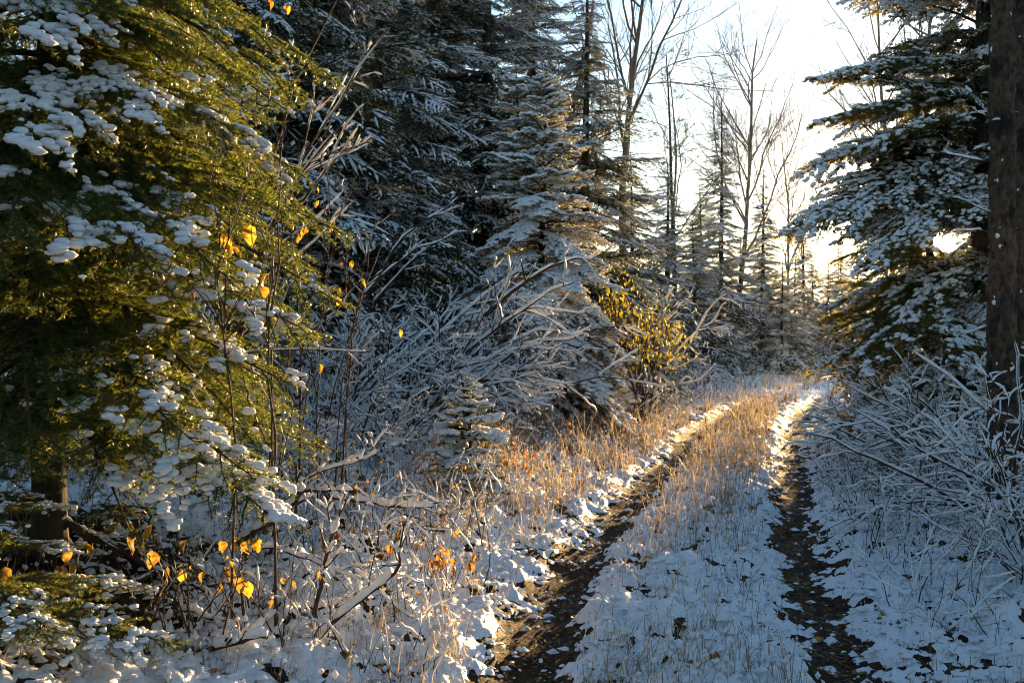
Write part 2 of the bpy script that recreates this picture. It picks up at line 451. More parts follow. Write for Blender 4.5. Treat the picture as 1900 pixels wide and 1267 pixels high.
def make_bough(seed, L=1.5, width=.42, up=.12, droop=.32, per1=.05, per2=.035, per3=None, step=.004, nl=.02, nw=.0026,
               snow=.0, snow_r=.012, sides=5, snow_sides=6, r0=.014, twig_bark=True, snow_lv=2, keep=.7, flat=.6, sfrom=0.):
    rng = np.random.default_rng(seed); mb = MB()
    s = np.linspace(0, 1, 12)
    ax = np.stack([L*s, L*.05*np.sin(s*3+seed)*s, L*(up*s-droop*s**2+.06*s**4)], 1)[None]
    V, Q = tubes(ax, (r0*(1-s)+.0025)[None], sides); mb.add(V, Q, 0)
    shape1 = lambda t: np.minimum(1, (t/.3)**.7)*np.clip(1.02-t, .02, 1)**.75+.04
    P1, l1 = side_twigs(ax, np.array([L]), per1, .07, .99, 52, width, 6, rng, .18, .05, shape1, fwd=.3)
    P2, l2 = side_twigs(P1, l1, per2, .12, .98, 46, .42, 4, rng, .15, .03)
    lv = [P1, P2]
    if per3:
        m = l2 > .07
        P3, l3 = side_twigs(P2[m], l2[m], per3, .2, .95, 42, .5, 3, rng, .1, .025); lv.append(P3)
    if twig_bark:
        V, Q = tubes(P1, np.outer(np.full(len(P1), 1), np.linspace(.0042, .0015, 6)), 3); mb.add(V, Q, 0)
    needles(mb, ax, rng, step*.8, nl, nw, flat, tmin=.45)
    for P in lv: needles(mb, P, rng, step, nl, nw, flat)
    if snow > 0:
        sub = 1 if snow_sides > 5 else 0; st_ = snow_r*(.9 if sub else .95)
        for Pq, kq in ((ax[:, int(sfrom*11):], keep*.9), (P1[P1[:, 0, 0] > sfrom*L], keep), (P2[P2[:, 0, 0] > sfrom*L], keep)):
            if len(Pq): lumps(mb, Pq, rng, st_*(1 if Pq is not P2 else 1.2), snow_r*snow, kq, sub, seed+7, cell=min(14., 9*1.5/L))
    return mb

def bough_meshes(name, seeds, mats, **k):
    out = []
    for i, sd in enumerate(seeds):
        kk = dict(k); sv = kk.pop('snows', None)
        if sv: kk['snow'], kk['keep'] = sv[i % len(sv)]
        b = make_bough(sd, **kk)
        nm = b.pick({0, 1}).mesh(name, mats)
        sm = b.pick({2}, {2: 0})
        out.append((nm, sm.mesh('bough_snow', [M['snow']]) if sm.n else None, k.get('L', 1.5)))
    return out

def trunk_mesh(name, H, r, mater, rng, lean=.0, sides=12, curve=.06, root=1.3, n=22):
    z = np.linspace(-.15, H, n); s = np.clip(z/H, 0, 1)
    ph = rng.uniform(0, 6, 2)
    x = curve*np.sin(s*4+ph[0])*s+lean*s; y = curve*np.sin(s*3+ph[1])*s
    R = r*(1-s)**.8+.006; R = R*(1+(root-1)*np.exp(-np.clip(z, 0, None)/.18))
    P = np.stack([x, y, z], 1)[None]
    V, Q = tubes(P, R[None], sides); b = MB(); b.add(V, Q, 0)
    return b.mesh(name, [mater]), P[0]

def conifer(name, label, loc, H, r, protos, bk, seed, Lmax, zlo=.4, zhi=None, gap=.3, per=(4, 6), shape=.8, pitch=(.15, -.3),
            group=None, cat='tree', skip=None, lower=.85, small=None, thr=.75, jit=(.8, 1.12), pj=.06, rj=.12):
    """a tree whose boughs are all parts of their own"""
    rng = np.random.default_rng(seed); small = small or []
    t = tag(empty(name, loc), label, cat, group)
    tm, _ = trunk_mesh('trunk', H, r, bk, rng); mobj('trunk', tm, t)
    z = zlo; a0 = rng.uniform(0, 6); zhi = zhi or H-.1; k = 0
    while z < zhi:
        s = z/H; n = rng.integers(*per)
        L = Lmax*(1-s)**shape*min(1, lower+(1-lower)*s/.2)
        for i in range(n):
            az = a0+2*PI*i/n+rng.normal(0, .18); l = L*rng.uniform(*jit)
            pt = pitch[1]+(pitch[0]-pitch[1])*s+rng.normal(0, pj)
            pr = min([protos]+list(small), key=lambda q: abs(math.log(l/q[0][2]))); nm, sm, PL = pr[rng.integers(len(pr))]
            zz = z+rng.uniform(-.4, .4)*gap; roll = rng.normal(0, rj); k += 1
            tries = 0
            while skip and skip(zz, (roll, -pt, az), l) and tries < 12:
                az += rng.normal(0, .3); pt += rng.normal(0, .12); l *= .96; tries += 1
            if tries == 12: continue
            o = mobj('bough', nm, t, (0, 0, zz), (roll, -pt, az), l/PL)
            if sm: snowp(sm, o)
        z += gap*(.75+.5*rng.random())*(1 if s < .8 else .7); a0 += 2.4
    return t

def crown_mb(seed, H, Lmax, boughs, zlo=.3, gap=.4, per=(5, 7), shape=.85, pitch=(.25, -.3), lower=.9):
    rng = np.random.default_rng(seed); mb = MB(); z = zlo; a0 = 0
    while z < H-.08:
        s = z/H; n = rng.integers(*per); L = max(.12, Lmax*(1-s)**shape*min(1, lower+(1-lower)*s/.2))
        for i in range(n):
            az = a0+2*PI*i/n+rng.normal(0, .22); l = L*rng.uniform(.7, 1.2)
            pt = pitch[1]+(pitch[0]-pitch[1])*s+rng.normal(0, .09)
            b, PL = boughs[rng.integers(len(boughs))]
            R = Euler((rng.normal(0, .15), -pt, az)).to_matrix()
            mb.append(b, np.array(R)*(l/PL), np.array([0, 0, z+rng.uniform(-.5, .5)*gap]))
        z += gap*(.7+.6*rng.random())*(.45+.55*(1-s)); a0 += 2.4
    return mb

# ---- the dark spruces behind: tiers of boughs, a few kinds shared by the trees
def tent_snow(mb, P, rng, w, h, keep, mat_i=2):
    """small pads of snow, one to a twig"""
    m = rng.random(len(P)) < keep; P = P[m]; B = len(P)
    if not B: return
    a, b = P[:, 0]*.75+P[:, -1]*.25, P[:, -1]; c = (a+b)/2; c[:, 2] += .0
    T = nrm(b-a); sd = nrm(np.cross(T, [0, 0, 1.]))*(w*rng.uniform(.6, 1.4, B))[:, None]
    top = P[:, P.shape[1]//2]*.5+c*.5; top = top+np.array([0, 0, 1.])*(h*rng.uniform(.6, 1.5, B))[:, None]
    lift = np.array([0, 0, h*.25])
    V = np.stack([a+lift, c+sd+lift*.3, b+lift, c-sd+lift*.3, top], 1).reshape(-1, 3)
    o = (np.arange(B)*5)[:, None]
    Fc = np.concatenate([o+np.array([[0, 1, 4]]), o+np.array([[1, 2, 4]]), o+np.array([[2, 3, 4]]), o+np.array([[3, 0, 4]])])
    mb.add(V, Fc, mat_i, True)

def tier_bough(seed, L=1.5, width=.46, up=.08, droop=.42, per1=.045, per2=.055, step=.020, nl=.06, nw=.017, keep=.5):
    rng = np.random.default_rng(seed); mb = MB(); s = np.linspace(0, 1, 10)
    ax = np.stack([L*s, L*.06*np.sin(s*3+seed)*s, L*(up*s-droop*s**2+.08*s**4)], 1)[None]
    V, Q = tubes(ax, (.016*(1-s)+.003)[None], 3); mb.add(V, Q, 0)
    shape1 = lambda t: np.minimum(1, (t/.3)**.7)*np.clip(1.02-t, .02, 1)**.75+.05
    P1, l1 = side_twigs(ax, np.array([L]), per1, .06, .99, 52, width, 5, rng, .30, .06, shape1, fwd=.3)
    P2, l2 = side_twigs(P1, l1, per2, .12, .98, 46, .42, 3, rng, .35, .04)
    needles(mb, ax, rng, step*.6, nl, nw, .3, tmin=.35)
    for P in (P1, P2): needles(mb, P, rng, step, nl, nw, .3)
    tent_snow(mb, ax[:, 5:], rng, .03, .03, 1.0)
    V, Q = snow_on(P1, np.full((len(P1), 5), .004), rng, 1.0, .018, 4, keep*.9, 1); mb.add(V, Q, 2)
    tent_snow(mb, P2, rng, .024, .020, keep)
    return mb
tb = [tier_bough(100+i, keep=[.95, .25, .7, .12, .85][i]) for i in range(5)]
tiers = []
for i in range(6):
    rng = np.random.default_rng(300+i); mb = MB(); n = 8
    for k in range(n):
        R = Euler((rng.normal(0, .3), rng.normal(.05, .22), 2*PI*k/n+rng.normal(0, .35))).to_matrix()
        mb.append(tb[rng.integers(5)], np.array(R)*rng.uniform(.5, 1.25)/1.5, np.array([0, 0, rng.uniform(-.2, .2)]))
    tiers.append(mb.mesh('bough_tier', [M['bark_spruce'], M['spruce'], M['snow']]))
    print('tier', mb.tris())

def spruce(label, px, Y, H, Lmax, seed, shape=.75, gap=.30, bare=0., group='spruces of the dark stand', name='spruce_tree', needle=None):
    rng = np.random.default_rng(seed); x = (px-950)/F*Y
    t = tag(empty(name, (x, Y, float(G(x, Y))-.05), seed*1.3), label, 'tree', group)
    tm, _ = trunk_mesh('trunk', H, .010*H+.04, M['bark_spruce'], rng, sides=8, n=12); mobj('trunk', tm, t)
    z = .35
    while z < H-.03:
        s = z/H; L = max(.10, Lmax*(1-s)**shape)*rng.uniform(.85, 1.12)*(.8+.2*min(1, s/.15))
        cm = tiers[rng.integers(6)]
        pt = rng.normal(0, .09)
        o = mobj('bough_tier', cm, t, (0, 0, z+.10*L), (pt, rng.normal(0, .09), rng.uniform(0, 6.3)), (L, L, L*(1.0-.5*s)))
        z += max(.09, gap*(.55+.45*L/Lmax)*rng.uniform(.8, 1.2))
    return t
SP = [  # label, px, distance, height, bough length, seed, shape, gap
 ('tall snowy spruce just behind the yellow-leaved saplings, leftmost of the dark stand', 590, 15.0, 11, 2.3, 1, .7, .34),
 ('tall dark spruce second from the fir in the shaded stand', 700, 19, 13, 2.3, 2, .6, .38),
 ('tall dark spruce in the middle of the shaded stand', 800, 22, 15, 2.4, 3, .6, .40),
 ('tall dark spruce behind the small twin-topped one, deep in shade', 905, 22.5, 15, 2.4, 4, .6, .40),
 ('spruce standing close behind the twin-topped one with bare branches beside its top', 985, 25, 15, 2.0, 5, .6, .40),
 ('broad dark spruce whose sunlit edge borders the open sky', 1085, 20.5, 9.3, 2.15, 6, .72, .32),
 ('low broad spruce with hanging snowy boughs beside the track bend', 1288, 36, 5.9, 2.0, 7, .75, .28),
 ('slim golden green spruce rising before the large bare tree', 1337, 42, 11.8, 2.0, 8, .75, .36),
 ('spruce filling the gap between the broad dark one and the low broad one', 1172, 28, 6.8, 2.0, 9, .75, .30),
 ('slim dark spruce with pointed top at the bend of the track', 1415, 50, 10.8, 2.1, 10, .75, .38),
 ('small round spruce closing the end of the track', 1450, 43, 5.2, 1.8, 11, .8, .28),
 ('low spruce half hidden by the boughs that overhang the track', 1535, 55, 6.2, 1.9, 12, .8, .34),
 ('small spruce behind the low broad one, before the slim dark spruce', 1372, 44, 6.4, 1.8, 13, .8, .30),
 ('dark young spruce in the shade right behind the trunk of the big fir', 230, 8.6, 5.5, 1.7, 20, .6, .26),
 ('tall dark spruce seen through the upper boughs of the big fir', 440, 14, 12, 2.3, 16, .6, .36),
 ('middling spruce between the thin pine and the broad dark spruce', 1236, 33, 7.6, 1.9, 28, .7, .32),
 ('spruce half hidden behind the slim golden green one', 1300, 47, 9.4, 2.3, 29, .7, .4),
 ('distant spruce seen past the overhanging boughs, nearest the open sky', 1555, 86, 10.5, 2.9, 30, .75, .5),
 ('distant spruce deep behind the overhanging boughs, below the sky gap', 1592, 92, 12.0, 3.1, 31, .75, .5),
 ('distant spruce behind the overhanging boughs, closest to the sun', 1640, 112, 13.0, 3.4, 32, .75, .55),
 ('dense spruce right of the small round one at the end of the track', 1476, 49, 5.9, 1.8, 33, .75, .36),
 ('dense spruce beside the far bend under the open sky', 1508, 57, 6.4, 1.9, 34, .75, .38),
 ('spruce closing the view beyond the end of the track, tallest there', 1492, 62, 9.5, 2.4, 17, .75, .42),
 ('dark spruce deep behind the end of the track beside the overhanging boughs', 1560, 72, 9.0, 2.5, 18, .75, .44),
 ('round dark spruce behind the small round one at the bend', 1418, 60, 8.0, 2.5, 19, .8, .42),
 ('tall dark spruce far back between the middle ones of the shaded stand', 750, 27, 15, 2.4, 14, .55, .44),
 ('tall dark spruce far back above the low broken snowy brush', 640, 25, 14, 2.4, 15, .55, .42),
]
for a in SP: spruce(*a)
for a in [('low spruce behind the foot of the overhanging spruce', 1650, 23, 2.0, 1.2, 23, .7, .26), ('low spruce under the sun, half hidden by snowy shrubs', 1765, 21, 2.1, 1.3, 24, .7, .26),
          ('low spruce between the sun and the thick old trunk', 1850, 23, 2.8, 1.5, 25, .7, .26), ('far low spruce in the gap beneath the lowest overhanging bough', 1605, 52, 3.6, 1.8, 26, .7, .3),
          ('far low spruce in the gap beside the stem of the overhanging spruce', 1650, 44, 3.4, 1.8, 27, .7, .3)]: spruce(*a, group='low spruces under the sun')
spruce('dark snowy spruce behind the two old trunks', 1975, 14.5, 11, 2.3, 21, .7, .32, group='spruces beyond the trunks')
spruce('snowy spruce beyond the edge trunks, half out of the picture', 2050, 11.5, 10, 2.1, 22, .7, .32, group='spruces beyond the trunks')

# ---- far wood: one mass of low dark treetops
def far_wood():
    rng = np.random.default_rng(5); mb = MB()
    fb = tier_bough(150, 1.5, .5, .08, .4, .26, .32, .17, .28, .13, .0).pick({0, 1})
    small = crown_mb(333, 5, 1.3, [(fb, 1.5)], .2, .62, (4, 6))
    print('far tree', small.tris())
    for i in range(24):
        px = rng.uniform(250, 1490); Y = rng.uniform(40, 70); x = (px-950)/F*Y
        if x*.917-Y*.4 > -8.5: continue
        H = rng.uniform(4.5, 8)
        mb.append(small, np.diag([H/5*1.1, H/5*1.1, H/5]), np.array([x, Y, 0]))
    for i in range(22):
        px = rng.uniform(1500, 2300); Y = rng.uniform(70, 110); x = (px-950)/F*Y
        H = 1.2+Y*rng.uniform(.03, .058)
        mb.append(small, np.diag([H/5, H/5, H/5]), np.array([x, Y, 0]))
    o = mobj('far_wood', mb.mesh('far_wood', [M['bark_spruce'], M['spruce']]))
    tag(o, 'far wood of low dark treetops seen between the nearer trunks', 'wood', kind='stuff')
    print('far wood', mb.tris())
far_wood()
def near_wood():
    rng = np.random.default_rng(6); mb = MB()
    fb = tier_bough(151, 1.5, .5, .08, .4, .26, .32, .17, .28, .14, .0).pick({0, 1})
    small = crown_mb(334, 8, 1.9, [(fb, 1.5)], .5, .62, (5, 7))
    for x, y in ((-6, -3), (-4, -6), (-1.5, -5.5), (1, -8), (4, -4.5), (5.5, -1), (7.5, 3), (-7, 1), (-5.5, 4)):
        H = rng.uniform(9, 14); k = H/8
        mb.append(small, np.diag([k, k, k]), np.array([x, y, 0]))
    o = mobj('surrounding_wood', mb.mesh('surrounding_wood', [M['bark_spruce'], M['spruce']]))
    tag(o, 'dark spruce wood closing in around the place where one stands', 'wood', kind='stuff')
near_wood()

# ------------------------------------------------------------------ the big fir and the other trees built bough by bough
fir_k = dict(L=1.4, width=.44, up=.06, droop=.34, per1=.042, per2=.030, per3=.030, step=.0036, nl=.022, nw=.0042, r0=.014, flat=.45)
fir_protos = bough_meshes('fir_bough', [11, 12, 13], [M['bark_fir'], M['fir']], snow_r=.0125, snows=[(0, 0), (.9, .14), (.8, .09)], **fir_k)
fir_heavy = bough_meshes('fir_bough', [14, 15, 16], [M['bark_fir'], M['fir']], snow_r=.0165, snows=[(1.0, .38), (1.1, .33), (.95, .30)], sfrom=.5, **fir_k)
fir_small = bough_meshes('fir_bough', [18, 19], [M['bark_fir'], M['fir']], L=.42, width=.5, up=.1, droop=.3, per1=.022, per2=.022, per3=None, step=.0022, nl=.020, nw=.004, r0=.005, snow_r=.014, snows=[(1.0, .6), (1.1, .45)])
fir_tiny = bough_meshes('fir_bough', [61, 62], [M['bark_fir'], M['fir']], L=.17, width=.6, up=.1, droop=.25, per1=.012, per2=.014, per3=None, step=.0016, nl=.018, nw=.004, r0=.004, snow_r=.015, snows=[(1.0, .7), (1.1, .45)])
fx, fy = at(92, 633, 5.0)[:2]; fz = float(G(fx, fy))
fir = conifer('fir_tree', 'big sunlit fir with golden green boughs and pillows of snow', (fx, fy, fz-.05), 8.0, .075,
        fir_protos, M['bark_fir'], 4, 1.62, zlo=.95, zhi=4.5, gap=.13, per=(5, 7), shape=.25, pitch=(.05, -.40), lower=.8, jit=(.6, 1.12), pj=.13, rj=.25)
rng = np.random.default_rng(44)
for k, (px, py, Y) in enumerate([(240, 205, 4.2), (300, 490, 3.95), (395, 497, 4.1), (500, 945, 4.3), (562, 607, 4.7), (505, 700, 4.5),
                                 (68, 255, 3.8), (545, 320, 5.0), (330, 800, 4.0), (90, 60, 3.9), (450, 860, 4.2)]):
    tip = at(px, py, Y)-np.array([fx, fy, fz-.05]); hd = math.hypot(tip[0], tip[1]); za = tip[2]+(.30 if py > 550 else .48)*hd
    d = np.array([tip[0], tip[1], tip[2]-za]); nm, sm, PL = fir_heavy[k % 3]
    o = mobj('bough', nm, fir, (0, 0, za), (rng.normal(0, .1), -(math.atan2(d[2], hd)+.21), math.atan2(d[1], d[0])), np.linalg.norm(d)/PL/.96); snowp(sm, o)
conifer('fir_tree', 'low young fir with one long snow-laden bough in the near corner', (-2.08, 3.75, float(G(-2.08, 3.75))-.05), .8, .025,
        [fir_heavy[0], fir_heavy[1]], M['bark_fir'], 9, .95, zlo=.22, gap=.17, per=(5, 6), shape=.6, pitch=(.25, .1), lower=1)

spr_protos = bough_meshes('spruce_bough', [31, 32, 33, 34], [M['bark_spruce'], M['spruce_mid']], L=1.6, width=.40, up=.06, droop=.40,
    per1=.042, per2=.036, per3=None, step=.0030, nl=.026, nw=.0062, snow_r=.011, r0=.016, snow_sides=5, flat=.15,
    snows=[(1.1, .5), (.9, .4), (1.2, .4), (.8, .3)])
spr_tiny = bough_meshes('spruce_bough', [63, 64], [M['bark_spruce'], M['spruce_young']], L=.25, width=.55, up=.2, droop=.2, per1=.018, per2=.02, per3=None, step=.0024, nl=.022, nw=.006, r0=.006, snow_r=.016, snow_sides=5, snows=[(1.1, .75), (1.0, .55)])
spr_heavy = bough_meshes('spruce_bough', [35, 36, 37], [M['bark_spruce'], M['spruce_mid']], L=1.6, width=.36, up=.10, droop=.36,
    per1=.036, per2=.034, per3=.05, step=.0036, nl=.034, nw=.0078, snow_r=.0135, r0=.016, snow_sides=5, flat=.15,
    snows=[(1.15, .56), (1.1, .42), (1.2, .5)])
spr_small = bough_meshes('spruce_bough', [38, 39], [M['bark_spruce'], M['spruce_young']], L=.6, width=.45, up=.15, droop=.25, per1=.032, per2=.030, per3=None, step=.0028, nl=.024, nw=.006, r0=.008, snow_r=.019, snow_sides=5, snows=[(1.1, .75), (1.0, .6)])
spr_gold = bough_meshes('spruce_bough', [44, 45], [M['bark_spruce'], M['spruce_young']], L=1.8, width=.42, up=.10, droop=.36,
    per1=.05, per2=.042, per3=None, step=.0036, nl=.036, nw=.009, snow_r=.012, r0=.016, snow_sides=5, flat=.15, snows=[(.8, .25), (.9, .35)])
rs = at(1822, 633, 11.2); rsb = np.array([rs[0], rs[1], float(G(rs[0], rs[1]))-.05])
def make_gap(base, r0, r1, rad):
    """a test whether a bough would cover the spot of sky where the low sun stands"""
    sr = []
    for da, de in ((0, 0), (rad, 0), (-rad, 0), (0, rad), (0, -rad)):
        a_, e_ = SUN_AZ+math.radians(da), SUN_EL+math.radians(de)
        sr.append(np.array([math.sin(a_)*math.cos(e_), math.cos(a_)*math.cos(e_), math.sin(e_)])*np.linspace(r0, r1, 900)[:, None]+np.array([0, 0, CAMH]))
    sr = np.concatenate(sr)-base
    def covers(z, rot, l):
        R = np.array(Euler(rot).to_matrix()); q = (sr-np.array([0, 0, z])) @ R; s_ = np.clip(q[:, 0]/l, 0, 1)
        hw = .40*1.1*l*(np.minimum(1, (s_/.3+1e-6)**.7)*np.clip(1.02-s_, .02, 1)**.75+.06)
        return bool(((q[:, 0] > .05) & (q[:, 0] < l*1.03) & (np.abs(q[:, 1]) < hw) & (np.abs(q[:, 2]-l*(.1*s_-.38*s_*s_)) < .03+.08*l*np.abs(q[:, 1])/hw)).any())
    return covers
sun_gap = make_gap(rsb, 8.5, 14.5, .13)
bk = at(1722, 633, 17.5); bkb = np.array([bk[0], bk[1], float(G(bk[0], bk[1]))-.05])
conifer('spruce_tree', 'golden backlit spruce right behind the overhanging one, around the sun', bkb, 6.2, .10, spr_gold, M['bark_spruce'], 53, 2.3,
        zlo=.3, gap=.17, per=(5, 7), shape=.5, pitch=(.4, -.3), jit=(.6, 1.15), pj=.15, rj=.3, skip=make_gap(bkb, 14, 21.5, .13))
rsp = conifer('spruce_tree', 'snowy spruce overhanging the track with the sun shining through its boughs', rsb, 9.5, .13,
        spr_heavy+spr_protos[:2], M['bark_spruce'], 17, 2.1, zlo=1.0, zhi=6.6, gap=.175, per=(4, 6), shape=.5, pitch=(.75, -.36), lower=.9, jit=(.5, 1.2), pj=.2, rj=.4,
        skip=sun_gap)
rng = np.random.default_rng(47)
for k, (px, py, Y) in enumerate([(1525, 155, 10.8), (1520, 240, 10.6), (1500, 330, 11.0), (1512, 400, 10.4), (1490, 445, 10.8), (1505, 520, 10.5), (1497, 590, 10.7), (1480, 668, 10.6), (1560, 640, 10.0), (1610, 690, 10.0),
                                 (1580, 300, 10.2), (1600, 470, 10.0), (1640, 560, 9.9), (1560, 560, 10.3), (1690, 640, 9.8), (1590, 380, 10.4)]):
    tip = at(px, py, Y)-rsb; hd = math.hypot(tip[0], tip[1]); za = tip[2]+(.15+.45*sstep(150, 650, py))*hd
    d = np.array([tip[0], tip[1], tip[2]-za]); nm, sm, PL = (spr_heavy+spr_protos[:1])[k % 4]; l = np.linalg.norm(d)/.96
    rot = (rng.normal(0, .2), -(math.atan2(d[2], hd)+.22), math.atan2(d[1], d[0]))
    for _ in range(12):
        if not sun_gap(za, rot, l): break
        rot = (rng.normal(0, .4), rot[1]+rng.normal(0, .06), rot[2]+rng.normal(0, .12))
    else: continue
    o = mobj('bough', nm, rsp, (0, 0, za), rot, l/PL); snowp(sm, o)
spr_white = bough_meshes('spruce_bough', [41, 42, 43], [M['bark_spruce'], M['spruce_young']], L=1.6, width=.40, up=.10, droop=.40,
    per1=.048, per2=.042, per3=None, step=.0034, nl=.03, nw=.0075, snow_r=.029, r0=.016, snow_sides=5, flat=.15, snows=[(1.15, .85), (1.1, .7), (1.2, .78)])
ts = at(1006, 633, 15.4)
tw = conifer('spruce_tree', 'twin-topped young spruce, brightly snowy and sunlit on one side', (ts[0], ts[1], float(G(ts[0], ts[1]))-.05), 5.35, .07,
        spr_white, M['bark_spruce'], 23, 1.75, zlo=.3, gap=.135, per=(5, 7), shape=.62, pitch=(.30, -.34), lower=.95, small=[spr_small, spr_tiny], jit=(.7, 1.15), pj=.12, rj=.2)
# its second leader
rng = np.random.default_rng(3)
lp = np.array([[(-.02, 0, 3.0), (-.18, .03, 3.4), (-.34, .03, 4.0), (-.38, .03, 4.8), (-.40, .03, 5.55)]], float)
V, Q = tubes(lp, np.array([[.035, .03, .022, .014, .005]]), 7); mobj('trunk', MB().add(V, Q).mesh('second_leader', [M['bark_spruce']]), tw)
for z, L in ((3.7, .7), (3.95, .66), (4.2, .58), (4.45, .48), (4.7, .40), (4.9, .33), (5.1, .26), (5.3, .18)):
    for k in range(5):
        nm, sm, PL = (spr_small if L > .38 else spr_tiny)[rng.integers(2)]
        p = np.array([np.interp(z, lp[0, :, 2], lp[0, :, 0]), .03, z])
        o = mobj('bough', nm, tw, p, (rng.normal(0, .1), -.25, 2*PI*k/5+z*3), L*rng.uniform(.8, 1.1)/PL); snowp(sm, o)
sp = at(868, 633, 8.6)
conifer('fir_tree', 'tiny young fir with snow clumps before the snowy brush pile', (sp[0], sp[1], float(G(sp[0], sp[1]))), 1.08, .014,
        fir_small, M['bark_fir'], 29, .42, zlo=.12, zhi=1.07, gap=.075, per=(5, 7), shape=.7, pitch=(.5, -.1), lower=1, small=[fir_tiny])

# ------------------------------------------------------------------ bare branches
def grow(st, dr, ln, rd, levels, rng):
    """branch levels as (polylines, radii); every level carries its own settings"""
    out = []
    for li, lv in enumerate(levels):
        n = lv.get('n', 6); B = len(st); D = nrm(np.asarray(dr, float)); P = np.empty((B, n, 3)); P[:, 0] = st
        for k in range(1, n):
            D = nrm(D+rng.normal(0, lv.get('wig', .12), (B, 3))+np.array([0, 0, lv.get('up', 0.)])+np.asarray(lv.get('bias', (0, 0, 0))))
            P[:, k] = P[:, k-1]+D*(np.asarray(ln)/(n-1))[:, None]
        R = np.asarray(rd)[:, None]*np.linspace(1, lv.get('taper', .35), n)[None]
        out.append((P, R))
        if li == len(levels)-1: break
        nx = levels[li+1]; kids = nx['kids']; f0 = nx.get('f0', .25)
        cnt = np.maximum(nx.get('kmin', 1), np.round(kids*np.asarray(ln)/np.mean(ln)*rng.uniform(.7, 1.3, B))).astype(int)
        idx = np.repeat(np.arange(B), cnt); m = len(idx)
        t = f0+(1-f0)*rng.random(m)**.9
        p, T = resample(P, idx, t)
        perp = rng.normal(size=(m, 3)); 
        if nx.get('flat'): perp[:, 2] *= nx['flat']
        perp = nrm(perp-T*(perp*T).sum(1)[:, None])
        a = np.radians(nx.get('ang', 42)+rng.normal(0, nx.get('angv', 9), m))
        dr = T*np.cos(a)[:, None]+perp*np.sin(a)[:, None]
        u = t*(n-1); k = np.minimum(u.astype(int), n-2); rr = R[idx, k]
        ln = np.asarray(ln)[idx]*nx.get('ratio', .5)*(1.15-.7*t)*rng.uniform(.65, 1.3, m)
        rd = np.maximum(rr*nx.get('rr', .55), nx.get('rmin', .002)); st = p
    return out

def branch_meshes(levels, rng, mater, sides=(7, 5, 4, 3), snow=None, name='branches'):
    b = MB(); s = MB()
    for i, (P, R) in enumerate(levels):
        V, Q = tubes(P, R, sides[min(i, len(sides)-1)]); b.add(V, Q, 0)
        if snow:
            am, rmin, sd, kp = snow[min(i, len(snow)-1)]
            if am > 0:
                V, Q = snow_on(P, R, rng, am, rmin, sd, kp, 3 if sd > 5 else (2 if sd > 4 else 1)); s.add(V, Q, 0)
    return b.mesh(name, [mater]), (s.mesh('branch_snow', [M['snow']]) if s.n else None)

# ---- tall bare trees against the sky
def bare_tree(label, px, Y, H, seed, r=.11, lean=(0, 0, 0), mater='bark_pale', spread=38, n1=16, n2=9, n3=6, f0=.35, up=.06, group='bare trees against the sky', ratio=.42):
    rng = np.random.default_rng(seed); x = (px-950)/F*Y
    r *= .72
    lv = grow(np.array([[0, 0, -.1]]), np.array([lean])+np.array([[0, 0, 1.]]), np.array([H*.86]), np.array([r]),
        [dict(n=12, wig=.05, up=.03, taper=.22), dict(n=8, kids=n1, f0=f0, ang=spread, ratio=ratio, rr=.55, wig=.13, up=up, taper=.3),
         dict(n=6, kids=n2, f0=.2, ang=40, ratio=.5, rr=.5, wig=.14, up=.05, rmin=.007, taper=.4),
         dict(n=5, kids=n3, f0=.15, ang=38, ratio=.5, rr=.55, wig=.13, up=.04, rmin=.0055, taper=.5)], rng)
    t = tag(empty('bare_tree', (x, Y, float(G(x, Y)))), label, 'tree', group)
    tm, _ = branch_meshes(lv[:1], rng, M[mater], (9,), name='trunk'); mobj('trunk', tm, t)
    bm, _ = branch_meshes(lv[1:], rng, M[mater], (5, 3, 3), name='crown'); mobj('crown', bm, t)
    return t
bare_tree('big bare tree with a stout crooked limb above the broad dark spruce', 1162, 27, 14, 41, .19, (.02, 0, 0), n1=11, spread=45, f0=.45, ratio=.5)
bare_tree('large bare tree with a fan of fine upright twigs in the open sky', 1352, 45, 17.5, 42, .20, (.06, 0, 0), spread=34, n1=22, n2=13, n3=9)
bare_tree('bare tree with a bent top beside the open patch of sky', 1462, 62, 16, 43, .17, (0, 0, 0), n1=14)
bare_tree('slender bare tree leaning over the thin pine', 1215, 38, 14, 44, .12, (.05, 0, 0), n1=12)
bare_tree('bare tree with wide arching twigs behind the overhanging spruce', 1660, 27, 13, 45, .13, (-.05, 0, 0), n1=16, spread=48, up=.09)
bare_tree('bare tree with a straight pale stem close to the overhanging spruce', 1705, 24, 14, 46, .12, (0, 0, 0), n1=14, spread=50, up=.10)
bare_tree('pale bare tree high up between the dark spruces', 690, 17.5, 14, 47, .12, (0, 0, 0), n1=9, f0=.5)
bare_tree('bare tree whose twigs show behind the tops of the dark spruces', 1010, 30, 16, 48, .15, (0, 0, 0), n1=14)
bare_tree('bare tree low behind the slim dark spruce', 1500, 62, 12, 49, .14, (0, 0, 0), n1=12)

